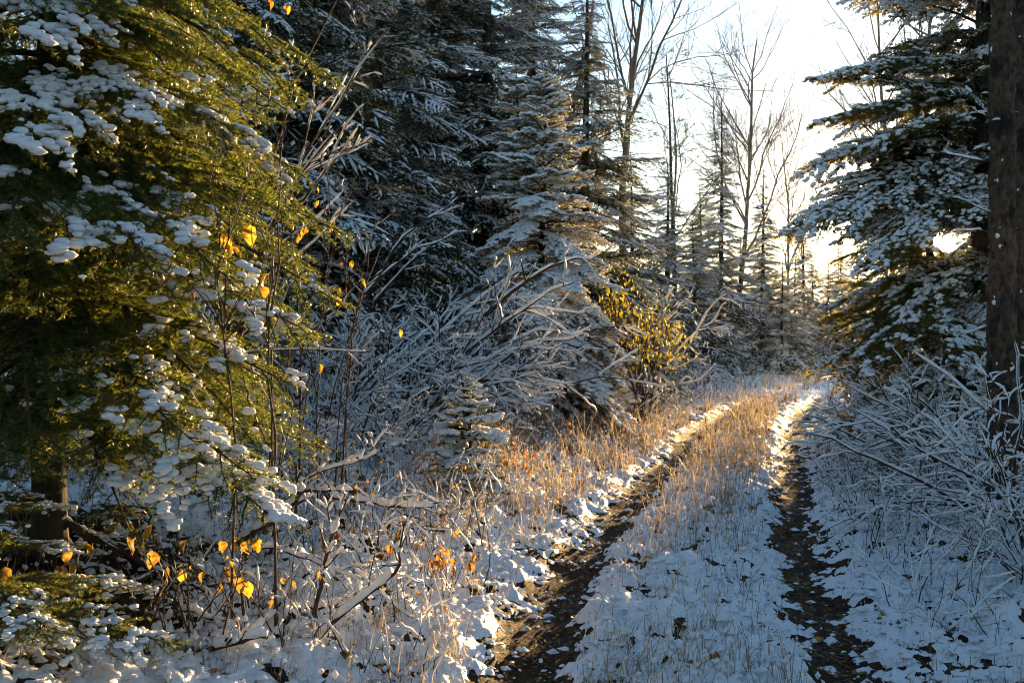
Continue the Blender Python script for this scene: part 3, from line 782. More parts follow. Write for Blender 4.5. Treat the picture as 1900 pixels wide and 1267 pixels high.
# ---- thin pine
def pine(label, px, Y, H, seed):
    rng = np.random.default_rng(seed); x = (px-950)/F*Y
    t = tag(empty('pine_tree', (x, Y, float(G(x, Y)))), label, 'tree')
    lv = grow(np.array([[0, 0, -.1]]), np.array([[0, 0, 1.]]), np.array([H]), np.array([.12]),
        [dict(n=12, wig=.015, taper=.15), dict(n=6, kids=34, f0=.38, ang=72, ratio=.16, rr=.3, wig=.12, up=.06, rmin=.008),
         dict(n=4, kids=6, f0=.3, ang=45, ratio=.5, rr=.5, wig=.1, up=.08, rmin=.006)], rng)
    tm, _ = branch_meshes(lv[:1], rng, M['bark_spruce'], (8,), name='trunk'); mobj('trunk', tm, t)
    b = MB()
    for P, R in lv[1:]:
        V, Q = tubes(P, R, 3); b.add(V, Q, 0)
    needles(b, lv[2][0], rng, .012, .12, .012, .1, 1, .25); needles(b, lv[1][0], rng, .02, .12, .012, .1, 1, .5)
    mobj('crown', b.mesh('crown', [M['bark_spruce'], M['pine']]), t)
pine('thin open pine with tufted twigs beside the broad dark spruce', 1252, 36, 12.0, 51)

# ---- two old trunks at the edge
def old_trunk(label, px, Y, H, r, seed, knots):
    rng = np.random.default_rng(seed); x = (px-950)/F*Y
    t = tag(empty('old_tree', (x, Y, float(G(x, Y)))), label, 'tree', 'old trunks at the edge')
    tm, P = trunk_mesh('trunk', H, r*.95, M['bark_aspen'], rng, lean=.02, sides=40, curve=.04, n=300)
    co = np.empty(len(tm.vertices)*3, np.float32); tm.vertices.foreach_get('co', co); co = co.reshape(-1, 3)
    a = np.arctan2(co[:, 1], co[:, 0]); d = (fbm(a*5, co[:, 2]*7, 4, seed)-.5)*.055+(np.abs(vnoise(a*7, co[:, 2]*4, seed+9)-.5))*.03+(fbm(np.cos(a)*2+5, co[:, 2]*30, 2, seed+4)-.5)*.010
    co[:, 0] += np.cos(a)*d; co[:, 1] += np.sin(a)*d
    tm.vertices.foreach_set('co', co.ravel()); tm.update()
    mobj('trunk', tm, t)
    for z in np.sort(rng.uniform(.6, 4.6, 15)):
        an = rng.uniform(0, 2*PI); rr = r*(1-z/H)**.8
        lv = grow(np.array([[np.cos(an)*rr, np.sin(an)*rr, z]]), np.array([[np.cos(an), np.sin(an), rng.uniform(-.2, .5)]]), np.array([rng.uniform(.1, .5)]), np.array([rng.uniform(.004, .009)]),
                  [dict(n=6, wig=.2, taper=.4), dict(n=4, kids=3, f0=.3, ratio=.5, rmin=.003)], rng)
        bm, sm = branch_meshes(lv, rng, M['bark_twig'], (4, 3), [(1.0, .008, 5, .8), (1.0, .006, 4, .7)], 'dead_twig')
        o = mobj('dead_twig', bm, t)
        if sm: snowp(sm, o)
    for z_, a_ in zip(rng.uniform(.3, 4.6, 30), rng.normal(-PI/2-.6, .7, 30)):      # snow stuck on the bark
        rr = r*(1-z_/H)**.8+.004; l = rng.uniform(.010, .03); c = np.array([np.cos(a_)*rr, np.sin(a_)*rr, z_])
        u = np.linspace(0, 2*PI, 9)[:-1]; tg = np.array([-np.sin(a_), np.cos(a_), 0]); ra = rng.uniform(.6, 1.3, 8)
        V = np.vstack([c+tg*l*q_*np.cos(x_)+np.array([0, 0, l*1.1*q_*np.sin(x_)])+np.array([np.cos(a_), np.sin(a_), 0])*-.004 for x_, q_ in zip(u, ra)]+[c+np.array([np.cos(a_), np.sin(a_), .2])*.014])
        mobj('snow_patch', MB().add(V, [[i, (i+1) % 8, 8] for i in range(8)], 0).mesh('snow_patch', [M['snow']]), t)
    return t
old_trunk('thick old trunk with rough bark in front of the overhanging spruce', 1858, 8.0, 11, .112, 61, 5)
old_trunk('second old trunk, cut by the edge of the picture', 1903, 8.9, 11, .12, 62, 5)

# ------------------------------------------------------------------ shrubs and brush
def shrub_proto(seed, H=1.6, stems=9, spread=.55, bias=(0, 0, 0), r=.013, up=.0, kids=(6, 4), snow=((1.0, .010, 5, .74), (1.0, .009, 5, .74), (1.0, .0075, 5, .7)), n3=True, mater='bark_twig', base=.12):
    rng = np.random.default_rng(seed)
    st = np.stack([rng.normal(0, base, stems), rng.normal(0, base, stems), np.full(stems, -.05)], 1)
    a = rng.uniform(0, 2*PI, stems); dr = np.stack([np.cos(a)*spread, np.sin(a)*spread, np.ones(stems)], 1)+np.array(bias)*1.5
    lv = grow(st, dr, H*rng.uniform(.7, 1.2, stems), r*rng.uniform(.7, 1.3, stems),
        [dict(n=10, wig=.16, up=up, bias=np.array(bias)*.10, taper=.3), dict(n=7, kids=kids[0], f0=.2, ang=46, ratio=.42, wig=.24, rmin=.0045, bias=np.array(bias)*.06),
         dict(n=5, kids=kids[1], f0=.15, ang=46, ratio=.45, wig=.28, rmin=.0035)], rng)
    return branch_meshes(lv, rng, M[mater], (5, 4, 3), snow)
shr = [shrub_proto(71, 1.7, 10, .5), shrub_proto(72, 1.5, 11, .8), shrub_proto(73, 1.9, 9, .4, (-.5, -.1, 0)), shrub_proto(74, 1.2, 13, 1.0),
       shrub_proto(75, 1.9, 9, .45, (-.9, -.2, -.05))]
def shrub(label, px, Y, kind, sc=1., rz=0., group='bare snowy shrubs'):
    x = (px-950)/F*Y; t = tag(empty('bare_shrub', (x, Y, float(G(x, Y))), rz), label, 'shrub', group)
    bm, sm = shr[kind]; o = mobj('branches', bm, t, sc=sc); snowp(sm, o)
    return t
SH = [
 ('snowy bare shrub at the foot of the overhanging spruce nearest the track', 1640, 13.5, 1, .70, .4),
 ('snowy bare shrub under the lowest bough of the overhanging spruce', 1700, 12.0, 2, .80, .2),
 ('arching snowy shrub right below the sun', 1770, 10.5, 4, .85, .0),
 ('tall snowy shrub whose stems cross before the overhanging spruce', 1800, 9.8, 0, 1.05, 1.2),
 ('dense snowy shrub at the foot of the thick old trunk', 1860, 9.0, 4, .85, .3),
 ('snowy shrub in front of the thick old trunk with long level branches', 1930, 7.4, 4, .85, -.2),
 ('low tangled snowy shrub beside the rut below the overhanging spruce', 1680, 10.0, 3, .6, 2.2),
 ('low snowy shrub between the rut and the old trunks', 1790, 8.6, 3, .75, .9),
 ('snowy shrub cut by the picture edge below the second old trunk', 1960, 6.6, 2, .8, .5),
 ('low dark shrub with drooping stems at the picture edge', 1920, 6.0, 3, .55, 3.5),
 ('wide snowy shrub behind the low tangled one', 1740, 12.5, 1, .95, 3.3),
 ('snowy shrub among the boughs behind the thick old trunk', 1830, 12.0, 1, 1.2, 4.1),
 ('dark leaning shrub behind the yellow-leaved saplings', 600, 10.0, 0, .9, 2.5),
 ('snowy bare shrub close by the broken pale trunk', 640, 11.5, 1, .95, 1.0),
 ('low snowy tangle at the foot of the dark stand, next to the saplings', 690, 9.3, 3, .8, 5.5),
 ('snowy bare shrub behind the tiny young fir', 755, 11.0, 1, .85, 3.0),
 ('snowy shrub with upright stems before the second dark spruce', 720, 13.5, 0, 1.15, .7),
 ('upright snowy shrub behind the brush pile', 850, 14, 0, 1.2, 2.0),
 ('snowy shrub between the brush pile and the twin-topped spruce', 930, 14, 1, .9, 4.0),
 ('low snowy shrub at the end of the brush pile', 1110, 15.5, 3, .8, 1.7),
 ('low snowy shrub below the yellow-leaved shrub', 1190, 19, 3, .8, 5.1),
 ('thin bare shrub reaching up before the low broad spruce', 1205, 21, 0, 1.7, .6),
 ('low bare shrub at the bend of the track', 1300, 27, 3, 1.0, 2.9),
 ('low tangled shrub under the big fir', 520, 7.6, 3, .6, .3),
 ('snowy tangle between the big fir and the tiny young fir', 600, 8.3, 3, .7, 4.4),
]
for a in SH: shrub(*a)

def fan(name, label, cat, base, stems, seed, r, lv_kids=(9, 6), mater='bark_twig', snow=((1.0, .009, 6, .85), (1.0, .0085, 5, .75), (1.0, .007, 5, .7)), ratio=.42, wig=.16, group=None, spread=.10, kang=30):
    """branches from one foot along given end points"""
    rng = np.random.default_rng(seed); base = np.asarray(base, float); P = []
    for e in stems:
        e = np.asarray(e, float)-base; s = np.linspace(0, 1, 10); d = np.linalg.norm(e)
        c = e[None]*s[:, None]; c[:, 2] += d*.10*np.sin(PI*s); c += np.cumsum(rng.normal(0, .016*d, (10, 3)), 0)*s[:, None]
        c += rng.normal(0, spread, 3)*np.array([1, 1, .3])*(1-s)[:, None]; P.append(c)
    P = np.array(P); R = r*rng.uniform(.7, 1.2, len(P))[:, None]*np.linspace(1, .25, 10)[None]
    lvs = [(P, R)]
    # children lean along the stem
    cur = (P, R, plen(P))
    for k, kd in enumerate(lv_kids):
        Pp, Rp, L = cur; idx = np.repeat(np.arange(len(Pp)), kd); m = len(idx); t = .22+.78*rng.random(m)
        p, T = resample(Pp, idx, t); pr = rng.normal(size=(m, 3)); pr = nrm(pr-T*(pr*T).sum(1)[:, None])
        a = np.radians(kang+rng.normal(0, 12, m)); d = T*np.cos(a)[:, None]+pr*np.sin(a)[:, None]
        ln = L[idx]*ratio*(1.15-.75*t)*rng.uniform(.6, 1.3, m)
        rd = np.maximum(Rp[idx, (t*(Pp.shape[1]-1)).astype(int)]*.6, .0035)
        g_ = grow(p, d, ln, rd, [dict(n=6, wig=wig, up=.01, taper=.4)], rng)[0]
        lvs.append(g_); cur = (g_[0], g_[1], plen(g_[0]))
    bm, sm = branch_meshes(lvs, rng, M[mater], (6, 4, 3), snow)
    t = tag(empty(name, base), label, cat, group)
    o = mobj('branches', bm, t); snowp(sm, o)
    fan.stems = P
    return t
Yb = 12.1
rngb = np.random.default_rng(80)
fan('brush_pile', 'fallen crown of many snow-covered branches sweeping over the verge', 'brush', at(690, 825, Yb),
    [at(rngb.uniform(860, 1120), rngb.uniform(540, 770), rngb.uniform(11.2, 13.4)) for _ in range(11)]+[at(1010, 505, 13), at(1105, 585, 12.8), at(1115, 690, 12.0), at(1130, 755, 12.4)]
    +[at(rngb.uniform(640, 860), rngb.uniform(560, 720), rngb.uniform(11.2, 13)) for _ in range(6)], 81, .023, (8, 5), spread=.34, kang=42, wig=.20,
    snow=((1.05, .014, 6, .85), (1.05, .0125, 5, .78), (1.0, .010, 5, .7)))
fan('dead_branch', 'long bare pole with snow slanting up before the twin-topped spruce', 'branch', at(905, 590, 12.6), [at(1125, 467, 12.2)], 82, .035, (4, 3), ratio=.22)
fan('dead_branch', 'snowy forked branches reaching up left of the twin-topped spruce', 'branch', at(690, 560, 13.0), [at(870, 430, 12.6), at(840, 350, 13), at(830, 455, 12.4)], 83, .020, (5, 4), ratio=.3)
fan('dead_branch', 'snowy bough lying along the foot of the brush pile', 'branch', at(560, 835, 10.2), [at(820, 800, 10.6), at(760, 815, 9.8)], 84, .022, (5, 3), ratio=.25)

# yellow-leaved shrub by the track
def leaf_mesh(ln, wd, seed, mater, curl=.25):
    rng = np.random.default_rng(seed); s = np.linspace(0, 1, 6)
    wv = wd*np.sin(PI*np.clip(s, .04, .985)**.75)**.9; wv[0] = .0; wv[-1] = 0
    V = []; 
    for k, x in enumerate(s):
        z = -curl*ln*x*x*rng.uniform(.6, 1.4)+.06*ln*math.sin(7*x+seed*2)
        tw_ = .35*(seed-1)*x; V += [(ln*x+rng.normal(0, .03*ln), -wv[k]/2*rng.uniform(.8, 1.15), z+wv[k]*(.28+tw_)+rng.normal(0, .05*wd)), (ln*x, .1*wd*math.sin(3*x+seed), z), (ln*x+rng.normal(0, .03*ln), wv[k]/2*rng.uniform(.8, 1.15), z+wv[k]*(.28-tw_)+rng.normal(0, .05*wd))]
    Fc = []
    for k in range(5):
        Fc += [(3*k, 3*k+1, 3*k+4, 3*k+3), (3*k+1, 3*k+2, 3*k+5, 3*k+4)]
    return MB().add(np.array(V), Fc, 0).mesh('leaf', [mater])
def hang_rot(rng, down=1.2): return (rng.normal(0, .5), down+rng.normal(0, .25), rng.uniform(0, 2*PI))

def yellow_shrub():
    rng = np.random.default_rng(91); base = at(1190, 633, 16.5); base[2] = float(G(base[0], base[1]))
    ends = [at(px, py, 16.2+rng.uniform(-.5, .5)) for px, py in ((1125, 555), (1150, 530), (1180, 560), (1215, 570), (1250, 600), (1265, 630), (1120, 600), (1160, 600), (1200, 610), (1235, 635), (1140, 520), (1175, 640))]
    t = fan('leafy_shrub', 'shrub still full of yellow leaves, lit by the sun beside the dark spruce', 'shrub', base, ends, 92, .012, (6, 4), snow=((.6, .004, 4, .3),)*3, ratio=.3)
    m = 900; b = MB()
    c = np.array([e-base for e in ends])[rng.integers(0, len(ends), m)]*rng.uniform(.80, 1.04, m)[:, None]+rng.normal(0, .13, (m, 3))
    d = nrm(rng.normal(0, .35, (m, 3))+np.array([0, 0, -1.])); sd = nrm(np.cross(d, rng.normal(size=(m, 3)))); l = rng.uniform(.05, .09, m)[:, None]; wv = l*.22
    V = np.stack([c, c+d*l*.45+sd*wv, c+d*l, c+d*l*.45-sd*wv], 1).reshape(-1, 3)
    b.add(V, np.arange(m*4).reshape(-1, 4), 0, False)
    o = mobj('foliage', b.mesh('foliage', [M['leaf_shrub']]), t); o['kind'] = 'stuff'
yellow_shrub()

# ---- thin saplings that keep a few large leaves
lf = {k: [leaf_mesh(.075, .050, i, M['leaf_'+k]) for i in range(3)] for k in ('yellow', 'orange', 'brown', 'dull')}
def sapling(label, base_px, base_Y, stems, leaves, seed, r=.007, group='slender saplings', kids=(5, 3), snow=((.7, .004, 5, .45),)*3, name='sapling', Yl=None):
    rng = np.random.default_rng(seed); base = at(base_px, 633, base_Y); base[2] = float(G(base[0], base[1]))-.03
    t = fan(name, label, 'sapling', base, [at(a, b, c) for a, b, c in stems], seed, r, kids, ratio=.28, snow=snow, wig=.08, group=group)
    for k_, (px, py, Y, kd, sc) in enumerate(leaves):
        p = at(px, py-8, Y)-base
        if k_ == 0: SPt = fan.stems.reshape(-1, 3)
        q = SPt[np.argmin(np.linalg.norm(SPt-p+np.array([0, 0, .18]), axis=1))]; u = np.linspace(0, 1, 6)[:, None]
        c = q+(p-q)*u; c[:, 2] += .06*np.sin(PI*u[:, 0])
        V, Q = tubes(c[None], np.linspace(.0032, .0012, 6)[None], 4); mobj('twig', MB().add(V, Q).mesh('twig', [M['bark_twig']]), t)
        mobj('leaf', lf[kd][rng.integers(3)], t, p, hang_rot(rng), sc)
    return t
sapling('slender dark sapling with large yellow leaves in front of the big fir', 510, 4.8, [(425, 330, 4.4), (470, 300, 4.5), (520, 380, 4.7)],
    [(425, 440, 4.4, 'yellow', 1.15), (422, 458, 4.4, 'yellow', 1), (464, 426, 4.4, 'yellow', 1.3), (429, 465, 4.4, 'yellow', .9), (490, 517, 4.4, 'yellow', 1), (499, 514, 4.4, 'yellow', .8), (490, 540, 4.4, 'orange', .7), (360, 548, 4.4, 'orange', .6), (318, 522, 4.4, 'orange', .8), (300, 668, 4.4, 'orange', 1.0)], 101)
sapling('thin sapling of several straight stems beside the big fir, few leaves left', 555, 6.6, [(575, 300, 6.5), (610, 240, 6.7), (540, 420, 6.4), (640, 380, 6.8), (590, 470, 6.5)],
    [(560, 430, 6.4, 'yellow', 1), (552, 440, 6.4, 'yellow', .9), (567, 428, 6.4, 'yellow', .8), (592, 380, 6.5, 'yellow', .8), (588, 355, 6.5, 'yellow', .6), (594, 682, 6.5, 'yellow', .9), (612, 425, 6.6, 'yellow', .7)], 102)
sapling('thin sapling with yellow leaves near the first dark spruce', 590, 7.4, [(690, 300, 7.6), (650, 420, 7.4), (700, 430, 7.8), (665, 530, 7.3)],
    [(628, 540, 7.3, 'yellow', 1.1), (628, 560, 7.3, 'yellow', 1), (655, 490, 7.3, 'yellow', 1.1), (670, 524, 7.3, 'yellow', 1.2), (630, 495, 7.3, 'orange', .7), (742, 620, 7.6, 'yellow', .8)], 103)
sapling('bare sapling with sunlit snowy branches above the saplings, beside the fir top', 330, 7.0, [(560, 20, 6.6), (590, 85, 6.4), (655, 45, 6.5), (640, 210, 6.4), (600, 165, 6.4)],
    [(498, 8, 6.5, 'orange', .9), (535, 18, 6.5, 'yellow', .9)], 104, .018, kids=(6, 4), snow=((1.0, .006, 5, .8),)*3)

# ---- large yellow leaves low down in front of the fir
LOW = [
 ('low shrub with large yellow leaves under the big fir, in the near corner', 120, 4.3, [(158, 1017), (131, 1027), (133, 1052), (116, 1059), (106, 1088), (71, 1120), (7, 1061)]),
 ('low shrub with broad glowing yellow leaves before the dark fallen branch', 300, 4.4, [(233, 1007), (253, 1009), (283, 985), (281, 1032), (310, 1061), (337, 1067), (347, 1015)]),
 ('low shrub with snow-capped yellow leaves at the edge of the fir shade', 430, 4.5, [(381, 1072), (409, 1014), (441, 1012), (460, 1012), (477, 1008), (415, 1062), (436, 1064), (448, 1083), (462, 1088), (420, 1089)]),
]
for i, (lab, bx, Y, lv) in enumerate(LOW):
    rng = np.random.default_rng(110+i); base = at(bx, 633, Y); base[2] = float(G(base[0], base[1]))-.02
    pts = [at(a, b-12, Y+rng.uniform(-.25, .25)) for a, b in lv]
    t = fan('low_shrub', lab, 'shrub', base, pts, 115+i, .0045, (2, 2), ratio=.3, snow=((.7, .003, 4, .4),)*3, group='leafy low shrubs under the fir')
    for p in pts:
        sc = rng.uniform(.8, 1.2)
        o = mobj('leaf', lf['yellow' if rng.random() < .45 else 'dull'][rng.integers(3)], t, p-base, (rng.normal(0, .4), 1.3+rng.normal(0, .2), rng.uniform(0, 6.3)), sc)

# ---- fallen branches in the foreground
def fallen(label, pts, Y, r, seed, twigs=3, mater='bark_twig', snow=1.1, rmin=.009, keep=.85, name='fallen_branch', Y2=None):
    rng = np.random.default_rng(seed); n = 16
    ctrl = np.array([at(a, b, Y+(0 if Y2 is None else (Y2-Y)*i/(len(pts)-1))) for i, (a, b) in enumerate(pts)])
    u = np.linspace(0, len(pts)-1, n); P = np.stack([np.interp(u, np.arange(len(pts)), ctrl[:, k]) for k in range(3)], 1)
    P[1:-1] = (P[:-2]+2*P[1:-1]+P[2:])/4; P[:, 1] += np.cumsum(rng.normal(0, .012, n)); P += rng.normal(0, r*.25, (n, 3))
    for p in P: p[2] = max(p[2], float(G(p[0], p[1]))+.01)
    base = P[0].copy(); P = (P-base)[None]; R = np.linspace(r, r*.5, n)[None]*rng.uniform(.85, 1.15, (1, n))
    lv = [(P, R)]
    if twigs:
        idx = np.zeros(twigs, int); t_ = rng.uniform(.2, .95, twigs); p, T = resample(P, idx, t_)
        pr = rng.normal(size=(twigs, 3)); pr[:, 2] = np.abs(pr[:, 2]); pr = nrm(pr-T*(pr*T).sum(1)[:, None])
        lv += grow(p, T*.7+pr*.7, plen(P)[0]*rng.uniform(.12, .3, twigs), np.full(twigs, r*.45), [dict(n=6, wig=.15, taper=.5), dict(n=4, kids=2, ratio=.5, rmin=.0025)], rng)
    bm, sm = branch_meshes(lv, rng, M[mater], (8, 5, 4), [(snow, rmin, 7, keep), (snow, rmin*.7, 5, keep), (snow, rmin*.6, 5, keep)])
    t = tag(empty(name, base), label, 'branch', 'fallen branches in front'); o = mobj('branch', bm, t)
    if sm: snowp(sm, o)
FB = [
 ('dark fallen branch with thin snow running down among the yellow leaves', [(105, 958), (160, 990), (205, 1015), (300, 1065), (330, 1100), (350, 1125)], 5.0, .022, 6, .7, .004),
 ('dark forked stick lying under the glowing yellow leaves', [(130, 1072), (165, 1085), (205, 1100), (235, 1085), (275, 1072)], 4.9, .015, 4, .7, .004),
 ('thin arching snowy stick over the pillows of snow', [(300, 1168), (318, 1140), (350, 1126), (395, 1140), (430, 1168)], 4.6, .010, 3, 1.1, .008),
 ('upright crooked snowy branch standing before the verge', [(578, 1215), (588, 1130), (598, 1085), (605, 1040), (618, 990), (630, 945)], 4.8, .013, 6, 1.1, .009),
 ('curved snowy branch with hooked tip rising from the corner of snow', [(555, 1225), (600, 1170), (650, 1125), (700, 1090), (738, 1058), (747, 1025), (732, 1014)], 4.7, .011, 4, 1.15, .010),
 ('thick snowy log slanting up beside the saplings', [(385, 1072), (440, 1012), (480, 985), (530, 948), (562, 908)], 5.8, .026, 5, 1.0, .010),
 ('thin snowy twig arched low beside the thick log', [(455, 1025), (500, 1015), (560, 1035), (625, 1065), (680, 1085)], 5.4, .009, 3, 1.1, .008),
 ('long sunlit twig pointing to the tiny young fir', [(495, 950), (545, 905), (600, 868), (660, 858), (705, 836)], 6.2, .008, 4, 1.1, .008),
 ('level snowy twig with sunlit upper side above the verge', [(540, 912), (600, 906), (680, 908)], 6.4, .009, 2, 1.1, .009),
 ('bent snowy stick lying level before the orange weeds', [(612, 922), (690, 930), (745, 938), (805, 938)], 6.6, .012, 2, 1.2, .011),
 ('snowy stick half buried in the near corner of snow', [(300, 1230), (360, 1205), (430, 1190), (500, 1175)], 4.4, .014, 3, 1.2, .012),
 ('slim twig crossing the snow next to the rut', [(560, 1130), (640, 1120), (690, 1085)], 5.0, .010, 3, 1.1, .009),
]
for i, (lab, pts, Y, r, tw_, sn_, rm) in enumerate(FB): fallen(lab, pts, Y, r*1.05, 130+i, tw_+2, snow=sn_, rmin=rm*1.25)
# broken pale trunk
def broken_trunk():
    rng = np.random.default_rng(150); a = at(478, 800, 9.2); b = at(548, 612, 9.8); n = 14
    s = np.linspace(0, 1, n); P = a+(b-a)*s[:, None]; P[0, 2] -= .2; P = P-a
    V, Q = tubes(P[None], np.linspace(.11, .075, n)[None]*rng.uniform(.93, 1.07, (1, n)), 14)
    t = tag(empty('broken_trunk', a), 'broken pale trunk leaning in the shade behind the big fir', 'trunk')
    mobj('stem', MB().add(V, Q).mesh('stem', [M['wood']]), t)
    c = P[-1]; an = np.linspace(0, 2*PI, 13)[:-1]
    V = np.vstack([np.stack([c[0]+.09*np.cos(an), c[1]+.09*np.sin(an), np.full(12, c[2]-.02)], 1), np.stack([c[0]+.06*np.cos(an), c[1]+.06*np.sin(an), c[2]+.03+rng.uniform(0, .02, 12)], 1), [c+np.array([0, 0, .055])]])
    Fq = [[i, (i+1) % 12, 12+(i+1) % 12, 12+i] for i in range(12)]; Ft = [[12+i, 12+(i+1) % 12, 24] for i in range(12)]
    m = MB().add(V, Fq); m.f.append((np.array(Ft), 0, True)); mobj('snow', m.mesh('snow_cap', [M['snow']]), t)
broken_trunk()

# ------------------------------------------------------------------ weeds with withered orange leaves
def weed(label, px, py, Y, H, seed, group='withered weeds on the verge'):
    rng = np.random.default_rng(seed); x = (px-950)/F*Y; z = float(G(x, Y))
    t = tag(empty('withered_weed', (x, Y, z)), label, 'weed', group)
    n = 3; lv = grow(rng.normal(0, .02, (n, 3)), np.stack([rng.normal(0, .25, n), rng.normal(0, .25, n), np.ones(n)], 1), H*rng.uniform(.7, 1.1, n), np.full(n, .003),
                     [dict(n=7, wig=.06, taper=.5), dict(n=4, kids=3, f0=.4, ang=45, ratio=.3, rmin=.0018)], rng)
    bm, sm = branch_meshes(lv, rng, M['grass'], (4, 3), [(.9, .005, 4, .5), (1, .005, 4, .6)], 'stem'); mobj('stem', bm, t)
    if sm: snowp(sm, t)
    for k in range(7):
        p, _ = resample(lv[0][0], np.array([rng.integers(n)]), np.array([rng.uniform(.4, 1)]))
        mobj('leaf', lf[['orange', 'orange', 'brown'][rng.integers(3)]][rng.integers(3)], t, p[0], hang_rot(rng), rng.uniform(.6, 1.05))
ORD = ['first', 'second', 'third', 'fourth', 'fifth', 'sixth', 'seventh', 'eighth', 'ninth', 'tenth', 'eleventh', 'twelfth', 'thirteenth', 'fourteenth', 'fifteenth', 'sixteenth', 'seventeenth', 'eighteenth']
rng = np.random.default_rng(160)
for i, px in enumerate(np.sort(rng.uniform(800, 1070, 18))):
    weed('withered orange-leaved weed on the sunlit verge, %s counted from the saplings towards the rut' % ORD[i], px, 0, rng.uniform(8.5, 13), rng.uniform(.3, .6), 161+i)
for i, px in enumerate(np.sort(rng.uniform(520, 830, 8))):
    weed('withered brown weed on the snowy near verge, %s counted from the fir towards the rut' % ORD[i], px, 0, rng.uniform(5.2, 7.2), rng.uniform(.2, .4), 201+i, 'withered weeds near the fallen branches')

# ------------------------------------------------------------------ dry grass
def dry_grass():
    rng = np.random.default_rng(170); xs = []; ys = []; hs = []
    def put(n, f):
        x, y, h = f(n); xs.append(x); ys.append(y); hs.append(h)
    def strip(d0, d1, y0, y1, h0, h1, pw=1.6):
        def f(n):
            y = y0+(y1-y0)*rng.random(n)**pw; d = rng.uniform(d0, d1, n); x = track(y)+d*1.08
            return x, y, rng.uniform(h0, h1, n)
        return f
    put(6500, strip(-.48, .42, 4, 26, .06, .30)); put(2300, strip(-.45, .3, 9, 22, .18, .42, 1))
    put(6000, strip(-2.6, -1.0, 4.2, 24, .06, .32)); put(3600, strip(-2.6, -1.05, 7, 17, .15, .46, 1))
    put(3000, strip(-4.2, -2.2, 4.5, 18, .10, .45)); put(3000, strip(1.05, 2.6, 4, 22, .06, .34)); put(2200, strip(1.8, 4, 5, 20, .15, .6))
    put(2500, strip(-1.5, 2.5, 24, 38, .2, .6, 1)); put(3000, strip(-4.5, -.6, 20, 40, .2, .75, 1))
    x = np.concatenate(xs); y = np.concatenate(ys); h = np.concatenate(hs)
    cc = rng.integers(0, len(x), len(x)//9); own = rng.integers(0, len(cc), len(x)); cl = rng.random(len(x)) < .7
    sp_ = rng.gamma(2, .02, len(x)); ca = rng.uniform(0, 2*PI, len(x))
    x = np.where(cl, x[cc][own]+sp_*np.cos(ca), x); y = np.where(cl, y[cc][own]+sp_*np.sin(ca), y); h = h*np.where(cl, .6+.6*rng.random(len(cc))[own], 1)
    keep = (rutmask(x, y) < .25) & (.6*vnoise(x*1.7, y*1.7, 60)+.6*vnoise(x*7, y*7, 61) > .5*rng.random(len(x))+.34)
    x, y, h = x[keep], y[keep], h[keep]; ca = ca[keep]
    e = 11500; ye = 3.8+11*rng.random(e)**1.5; xe = track(ye)+rng.uniform(-3.3, 3.5, e); ke = rutmask(xe, ye) < .35
    x = np.concatenate([x, xe[ke]]); y = np.concatenate([y, ye[ke]]); h = np.concatenate([h, .04+.12*rng.random(ke.sum())**1.6]); ca = np.concatenate([ca, rng.uniform(0, 6.3, ke.sum())])
    h = h*(.55+.45*sstep(6, 9, y)); m = len(x); z = G(x, y)
    a = ca+rng.normal(0, .7, m); ln = rng.gamma(2, .24, m).clip(0, 1.5); d = np.stack([np.cos(a), np.sin(a), np.zeros(m)], 1)
    s = np.array([0, .4, .75, 1.]); P = np.stack([x, y, z], 1)[:, None]+d[:, None]*(h*ln)[:, None, None]*(s**2)[None, :, None]
    P[:, :, 2] += h[:, None]*(s-.36*ln[:, None]*s**3)
    w = (.0010+.00020*y)[:, None]*np.array([1, .9, .65, .15])[None]; sd = np.stack([-np.sin(a+.8), np.cos(a+.8), np.zeros(m)], 1)[:, None]
    V = np.stack([P-sd*w[..., None], P+sd*w[..., None]], 2).reshape(-1, 3)
    o = (np.arange(m)*8)[:, None, None]; k = (np.arange(3)*2)[None, :, None]
    Q = (o+k+np.array([0, 1, 3, 2])[None, None]).reshape(-1, 4)
    g_ = mobj('dry_grass', MB().add(V, Q, 0, True).mesh('dry_grass', [M['grass']]))
    tag(g_, 'tan dry grass stalks sticking out of the snow along the track', 'grass', kind='stuff')
    # snow clinging to the stalks
    pk = rng.random(m) < .36; q = P[pk]; f = rng.uniform(.35, 1, pk.sum()); c, T = resample(q, np.arange(len(q)), f)
    r = rng.uniform(.004, .016, len(c))*(.8+.05*y[pk]); ax = np.array([[1, 0, 0], [-1, 0, 0], [0, 1, 0], [0, -1, 0], [0, 0, 1.], [0, 0, -1.]])
    st = np.ones((len(c), 1, 3)); st[:, 0, 2] = rng.uniform(.7, 1.8, len(c))
    V = c[:, None]+ax[None]*r[:, None, None]*st; o = (np.arange(len(c))*6)[:, None, None]
    Fc = np.array([[0, 2, 4], [2, 1, 4], [1, 3, 4], [3, 0, 4], [2, 0, 5], [1, 2, 5], [3, 1, 5], [0, 3, 5]])
    b = MB().add(V.reshape(-1, 3), (o+Fc[None]).reshape(-1, 3), 0)
    o = snowp(b.mesh('grass_snow', [M['snow']]), g_)
    print('grass', m*6, b.tris())
dry_grass()

